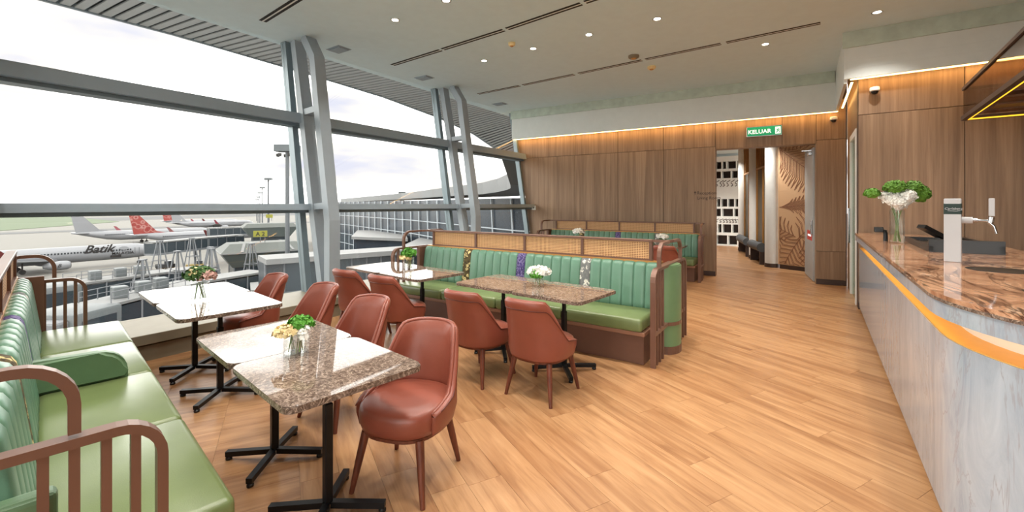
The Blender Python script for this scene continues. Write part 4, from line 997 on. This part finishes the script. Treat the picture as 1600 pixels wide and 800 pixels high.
# ---- jet bridges
def bridge(label, pts, zr, wdt=3.0, hgt=2.7, cab=None, panes=True):
    t = thing('jet_bridge', label, 'jet bridge', (pts[0][0], pts[0][1], GZ), 0)
    o0 = Vector((pts[0][0], pts[0][1], GZ)); P3 = [Vector((p[0], p[1], zr + (p[2] if len(p) > 2 else 0))) - o0 for p in pts]
    for a, b in zip(P3, P3[1:]):
        d = (b - a); L = d.length; u = d.normalized(); m = Vector((0, 0, hgt / 2))
        bm = NB(); beam(bm, a, b, wdt + .3, .22); rf = obj('roof', bm, 'bridge_roof', t)
        bm = NB(); beam(bm, a - m * 2 * .52, b - m * 2 * .52, wdt, hgt * .84); obj('glass_tunnel', bm, 'bridge_glass', t)
        bm = NB(); beam(bm, a - m * 2, b - m * 2, wdt + .15, .45); obj('floor_deck', bm, 'bridge_steel', t)
        s = u.cross(Vector((0, 0, 1))).normalized() * (wdt / 2 + .03); n = max(2, int(L / 2.2))
        for sd in (1, -1):
            for k in range(n + 1):
                p = a + u * L * k / n + s * sd; bm = NB(); beam(bm, p - Vector((0, 0, .1)), p - m * 2, .13, .13, (1, 0, 0)); obj('mullion', bm, 'bridge_steel', t)
    for k in range(1, len(P3)):
        p = P3[k].lerp(P3[k - 1], .12); bm = NB(); 
        for s in (-1.2, 1.2): beam(bm, p + Vector((s, 0, -hgt)), (p.x + s * 1.5, p.y, 0), .35, .35)
        beam(bm, p + Vector((-1.2, 0, -hgt - 1.8)), p + Vector((1.2, 0, -hgt - 1.8)), .25, .25); obj('support_leg', bm, 'bridge_steel', t)
    if cab:
        a, b = P3[0], P3[1]; u = (b - a).normalized(); s = u.cross(Vector((0, 0, 1))).normalized()
        for q in (-1.3, 1.3):
            bm = NB(); beam(bm, a + s * q + Vector((0, 0, 1.0)), a + u * 8 + s * q + Vector((0, 0, 1.0)), .06, .06); beam(bm, a + s * q + Vector((0, 0, .55)), a + u * 8 + s * q + Vector((0, 0, .55)), .05, .05)
            for k in range(6): p = a + u * 8 * k / 5 + s * q; beam(bm, p, p + Vector((0, 0, 1)), .06, .06, (1, 0, 0))
            obj('roof_railing', bm, 'bridge_steel', t)
        for k in (2.2, 4.6, 6.6):
            p = a + u * k; bm = NB(); box(bm, p.x - .55, p.x + .55, p.y - .5, p.y + .5, p.z + .1, p.z + 1.1, .08); obj('roof_unit', bm, 'bridge_panel', t)
        a = P3[0]; u = (P3[0] - P3[1]).normalized(); c = a + u * 1.8; ang = math.atan2(u.y, u.x)
        bm = NB(); box(bm, -2.0, 2.0, -2.1, 2.1, -3.3, .15, .25); cb = obj('cab', bm, 'bridge_panel', t, 'auto', c, (0, 0, ang))
        bm = NB(); box(bm, -1.4, 1.4, -2.13, 2.13, -2.1, -.5); box(bm, 1.9, 2.04, -1.5, 1.5, -2.1, -.5); obj('cab_window', bm, 'bridge_glass', cb)
        bm = NB(); box(bm, 1.9, 2.9, -1.8, 1.8, -3.0, -.2, .2); obj('canopy_bellows', bm, 'bridge_steel', cb)
        bm = NB(); beam(bm, c + Vector((0, 0, -3.2)), (c.x, c.y, .8), .5, .5); tubew(bm, (c.x - .8, c.y, .5), .5, .4); tubew(bm, (c.x + .8, c.y, .5), .5, .4); obj('drive_wheels', bm, 'tyre', t)
    return t
bridge('nearest jet bridge with pale cab, just outside the left bench', [(-47.5, 10.2), (-53.5, 19.0), (-55.2, 26.5)], -6.5, cab=True)
bridge('jet bridge running behind the window table, second from the building', [(-66.3, 12.2), (-68.6, 22), (-68.4, 26.8)], -7, cab=True)
bridge('jet bridge in the middle distance, reaching the red patterned tail', [(-120.5, 35), (-128, 48), (-131, 58)], -6.8)
bridge('far jet bridge below the two small distant tails', [(-172, 66), (-169, 92)], -6.5)
# lattice stands
def stand(x, y, h, lab, w=3.0):
    t = thing('lattice_stand', lab, 'lattice', (x, y, GZ), R.uniform(0, .8), 'white A-frame stands between the jet bridges')
    for sx in (-1, 1):
        for sy in (-1, 1):
            bm = NB(); beam(bm, (sx * w / 2, sy * w / 2, 0), (sx * .2, sy * .2, h), .11, .11); obj('leg', bm, 'bridge_steel', t)
    bm = NB()
    for f in (.25, .5, .75):
        q = w / 2 * (1 - f) + .35 * f; z = h * f
        for a, b in (((-q, -q), (q, -q)), ((q, -q), (q, q)), ((q, q), (-q, q)), ((-q, q), (-q, -q))): beam(bm, (*a, z), (*b, z), .07, .07)
    obj('brace', bm, 'bridge_steel', t)
    bm = NB(); box(bm, -.3, .3, -.3, .3, h, h + .12); obj('cap', bm, 'bridge_steel', t)
for i, (x, y, hh) in enumerate(((-61, 17, 9.4), (-61.8, 20.5, 10), (-64, 24.8, 10), (-59.5, 23.2, 10.2), (-60.5, 28.2, 10.4), (-74, 22.5, 10.5), (-76, 27, 10.5))):
    stand(x, y, hh, 'white A-frame lattice stand among the jet bridges, %s from the left' % ('first', 'second', 'third', 'fifth', 'sixth', 'fourth', 'seventh')[i])
# gate house with hipped roof and yellow sign
GH = thing('gate_house', 'grey-green gate house with flat hipped roof carrying the yellow sign', 'building', (-66.8, 32.6, GZ), math.radians(73))
def frust(bm, x0, y0, z0, x1, y1, z1):
    loft(bm, [[(sx * x0, sy * y0, z0) for sx, sy in ((-1, -1), (1, -1), (1, 1), (-1, 1))], [(sx * x1, sy * y1, z1) for sx, sy in ((-1, -1), (1, -1), (1, 1), (-1, 1))]])
bm = NB(); frust(bm, 5.4, 4.0, 9.0, 4.2, 2.0, 10.1); obj('roof', bm, 'node_roof', GH)
bm = NB(); box(bm, -5.5, 5.5, -4.1, 4.1, 8.85, 9.0); obj('eave', bm, 'bridge_roof', GH)
bm = NB(); frust(bm, 4.0, 3.0, 6.9, 5.3, 3.9, 8.85); obj('upper_wall', bm, 'node_wall', GH)
bm = NB(); box(bm, -3.8, 3.8, -2.8, 2.8, 0, 6.9); obj('lower_storey', bm, 'bridge_glass', GH)
for k in range(6):
    bm = NB(); x = -3.8 + 7.6 * k / 5; box(bm, x - .08, x + .08, 2.75, 2.9, 0, 6.9); box(bm, x - .08, x + .08, -2.9, -2.75, 0, 6.9); obj('mullion', bm, 'bridge_steel', GH)
for s in (-3.0, 3.4):
    bm = NB(); beam(bm, (s, 3.95, 9.05), (s * .83, 2.05, 10.12), .35, .1); beam(bm, (s, -3.95, 9.05), (s * .83, -2.05, 10.12), .35, .1); obj('roof_rib', bm, 'bridge_roof', GH)
def ysign(x, y, z, rz, w, h_, lab, body=None):
    t = thing('gate_sign', lab, 'sign', (x, y, z), rz); bm = NB(); box(bm, -w / 2, w / 2, -.08, .08, .5, .5 + h_); obj('panel', bm, 'sign_yellow', t)
    bm = NB(); box(bm, -.06, .06, -.05, .05, -.3, .5); box(bm, w * .3, w * .3 + .1, -.05, .05, -.3, .5); obj('post', bm, 'mast_grey', t)
    if body: text('lettering', body, h_ * .92, 'letter_dark', t, (0, -.1, .5 + h_ * .17), (PI / 2, 0, 0), 0, .01, 'CENTER', .01)
ysign(-65.2, 31.6, -3.55, math.radians(64), 1.75, .86, 'yellow A 2 gate sign on the gate house roof', 'A 2')
ysign(-118, 59.5, -2.4, math.radians(64), 1.6, .9, 'small yellow gate sign in the middle distance'); ysign(-165, 82.5, .1, math.radians(64), 1.6, .9, 'tiny yellow gate sign farthest away')
G2 = thing('gate_house', 'smaller far gate house roof below the small yellow sign', 'building', (-121, 61, GZ), math.radians(70))
bm = NB(); frust(bm, 6.5, 4.5, 9.6, 5.4, 3, 10.6); obj('roof', bm, 'node_roof', G2); bm = NB(); frust(bm, 4.5, 3.5, 7, 6.4, 4.4, 9.6); obj('upper_wall', bm, 'node_wall', G2); bm = NB(); box(bm, -4, 4, -3, 3, 0, 7); obj('lower_storey', bm, 'bridge_glass', G2)

# ---- terminal wing with leaning glass grid
TW = thing('terminal_wing', 'curving terminal wing with white window grid seen through the right window bays', 'building', (0, 0, GZ))
fac = [(-97, 63), (-84.5, 59.5), (-50, 47.0), (-33, 39.0), (-22, 33.5), (-13, 31.0)]
def along(f):
    s = f * (len(fac) - 1); i = min(int(s), len(fac) - 2); f = s - i; a, b = Vector(fac[i]), Vector(fac[i + 1]); return a.lerp(b, f)
bm = NB(); rings = []
for x, y in fac: rings.append([(x + 1.5, y - 1.5, 0), (x - .8, y + .2, 16.2), (x + 6, y + 8, 16.2), (x + 8, y + 9, 0)])
loft(bm, rings); obj('glass_wall', bm, 'facade_glass', TW)
for i, (a, b) in enumerate(zip(fac, fac[1:])):
    a, b = Vector(a), Vector(b); L = (b - a).length; n = max(3, int(L / 3.2))
    for k in range(n):
        p = a.lerp(b, k / n); bm = NB(); beam(bm, (p.x + 1.42, p.y - 1.62, 0), (p.x - .88, p.y + .08, 16.2), .13, .13); obj('mullion', bm, 'facade_bar', TW)
    for k in range(8):
        z = 1.2 + k * 2.0; f = z / 16.2; o_ = Vector((1.42 - 2.3 * f, -1.62 + 1.7 * f, z)); bm = NB(); beam(bm, Vector((*a, 0)) + o_, Vector((*b, 0)) + o_, .12, .11); obj('transom', bm, 'facade_bar', TW)
def flat(nm, poly, z0, z1, lab, mat='bridge_roof'):
    t = thing(nm, lab, 'roof', (0, 0, 0)); bm = NB(); prism(bm, poly, z0, z1); obj('roof_slab', bm, mat, t)
    cx = sum(p[0] for p in poly) / len(poly); cy = sum(p[1] for p in poly) / len(poly)
    bm = NB(); prism(bm, [(cx + (x - cx) * .92, cy + (y - cy) * .92) for x, y in poly], GZ, z0); obj('storey', bm, 'facade_glass', t)
flat('annex_roof', [(-56.5, 40.5), (-70, 51.5), (-61, 55), (-46.5, 42.5)], -3.6, -3.2, 'pale flat annex roof in front of the glass grid, left one')
flat('annex_roof', [(-36.5, 31.5), (-47, 45.5), (-40, 44), (-29.5, 31.0)], -3.6, -3.2, 'pale flat annex roof in front of the glass grid, right one')
# banded pier building behind the gate house
PB = thing('pier_building', 'white banded glazed pier building behind the gate house, crossed by the masts', 'building', (-110, 72, GZ), math.atan2(34, -62))
bm = NB(); box(bm, 0, 70, -8, 0, 0, 10.4); obj('glass_wall', bm, 'facade_glass', PB)
for z in (10.4, 7.0, 3.6):
    bm = NB(); box(bm, -.6, 70.6, -8.6, .7, z, z + .55); obj('roof_band', bm, 'bridge_roof', PB)
for k in range(30):
    bm = NB(); box(bm, k * 2.4, k * 2.4 + .18, .02, .22, 0, 10.4); obj('mullion', bm, 'facade_bar', PB)
# walkway with glazed side close to the building
WK = thing('covered_walkway', 'pale roofed glazed walkway below the terminal grid, left of the middle bench', 'building', (0, 0, 0))
wa, wb_ = Vector((-37.2, 18.5)), Vector((-32.2, 35)); wd = (wb_ - wa).normalized(); wn_ = Vector((-wd.y, wd.x))
bm = NB(); prism(bm, [tuple(wa), tuple(wb_), tuple(wb_ + wn_ * 4), tuple(wa + wn_ * 4)], -3.45, -3.0); obj('roof', bm, 'bridge_roof', WK)
bm = NB(); q = -wn_ * -.5; prism(bm, [tuple(wa + q), tuple(wb_ + q), tuple(wb_ + wn_ * 3.6), tuple(wa + wn_ * 3.6)], GZ, -3.45); obj('glass_side', bm, 'bridge_glass', WK)
for k in range(13):
    p = wa + (wb_ - wa) * k / 12 + wn_ * .45; bm = NB(); beam(bm, (p.x, p.y, GZ), (p.x, p.y, -3.45), .12, .12, (1, 0, 0)); obj('mullion', bm, 'bridge_steel', WK)
bm = NB(); p = wa + wn_ * .44; r_ = wb_ + wn_ * .44; beam(bm, (p.x, p.y, -6.2), (r_.x, r_.y, -6.2), .2, .5); obj('spandrel', bm, 'bridge_panel', WK)
# low service block nearest the window, mechanical yard
SB = thing('service_block', 'pale service block with panel walls below the window near the column', 'building', (-48, 28.0, GZ), math.radians(66))
bm = NB(); box(bm, -5, 6, -2.5, 2.5, 0, 6.4); obj('walls', bm, 'bridge_panel', SB); bm = NB(); box(bm, -5.2, 6.2, -2.7, 2.7, 6.4, 6.7); obj('roof', bm, 'bridge_roof', SB)
for k in range(3):
    bm = NB(); box(bm, -4.5 + k * 3.6, -1.6 + k * 3.6, 2.45, 2.56, 3.4, 5.6); box(bm, -4.5 + k * 3.6, -1.6 + k * 3.6, -2.56, -2.45, 3.4, 5.6); obj('window_band', bm, 'bridge_glass', SB)
# ---- masts
def mast(x, y, zt, r, lab, hw):
    t = thing('light_mast', lab, 'light mast', (x, y, GZ), math.atan2(-x, y) * 0 + .6, 'apron floodlight masts'); H_ = zt - GZ
    bm = NB(); lathe(bm, [(r * 1.15, 0), (r * .85, H_ - .5)], 14); obj('pole', bm, 'mast_grey', t, 'auto')
    bm = NB(); box(bm, -hw, hw, -hw * .5, hw * .5, H_ - hw * .62, H_, .03); obj('head', bm, 'lamp_head', t)
    bm = NB()
    for k in range(6): a = k * PI / 3; lathe(bm, [(hw * .15, -.3), (hw * .17, 0)], 8, (hw * .85 * math.cos(a), hw * .6 * math.sin(a), H_ - hw * .8))
    obj('floodlights', bm, 'slot_dark', t)
mast(-44.46, 24.24, 7.75, .22, 'tall grey floodlight mast standing close outside the window', 1.15)
for i, (x, y, d, yt) in enumerate(((-143.4, 72, 140, 278), (-227.8, 111.4, 220, 292), (-301.7, 145.9, 290, 300), (-365.4, 175.3, 350, 307), (-439.5, 209.6, 420, 311))):
    mast(x, y, 1.56 + (320 - yt) * d / 680, .3, 'distant floodlight mast, %s of the receding row' % ('largest', 'second', 'third', 'fourth', 'smallest')[i], 1.1 + .15 * i)
TWR = thing('control_tower', 'tiny control tower rising above the sweeping roof edge', 'tower', (-462, 412, GZ)); bm = NB(); lathe(bm, [(3.5, 0), (3, 26), (5, 28), (5.5, 33), (4, 34)], 12); obj('shaft', bm, 'roof_edge', TWR, 'auto')
# ---- apron odds and ends
def tug(x, y, rz, lab, mat='bridge_roof', s=1.):
    t = thing('service_vehicle', lab, 'vehicle', (x, y, GZ), rz); bm = NB(); box(bm, -1.8 * s, 1.8 * s, -.85 * s, .85 * s, .45, 1.3 * s, .08); obj('body', bm, mat, t)
    bm = NB(); box(bm, .3 * s, 1.5 * s, -.75 * s, .75 * s, 1.3 * s, 2.1 * s, .08); obj('cabin', bm, 'plane_glass', t)
    bm = NB()
    for a in (-1.1, 1.1):
        for b in (-.8, .8): tube(bm, [(a * s, b * s - .12, .42), (a * s, b * s + .12, .42)], .42, 12)
    obj('wheels', bm, 'tyre', t)
tug(-128, 40, .6, 'dark baggage tug by the nose of the lettered airliner', 'tyre'); tug(-122, 44, 1.2, 'service vehicle under the middle jet bridge', 'barrier_yellow'); tug(-52, 33, .4, 'white van below the gate house', 'bridge_roof', 1.2); tug(-92, 36, 1.1, 'grey cart on the apron among the stands', 'asphalt')
t = thing('apron_barrier', 'yellow barred barrier on the apron under the window table', 'barrier', (-48.5, 15.5, GZ), 1.1)
bm = NB(); beam(bm, (-2.4, 0, 1.5), (2.4, 0, 2.3), .3, .3); obj('boom', bm, 'barrier_yellow', t)
for x in (-2.2, 0, 2.2):
    bm = NB(); beam(bm, (x, 0, 0), (x, 0, 1.9 + x * .17), .25, .25); obj('post', bm, 'barrier_yellow' if x else 'mast_grey', t)
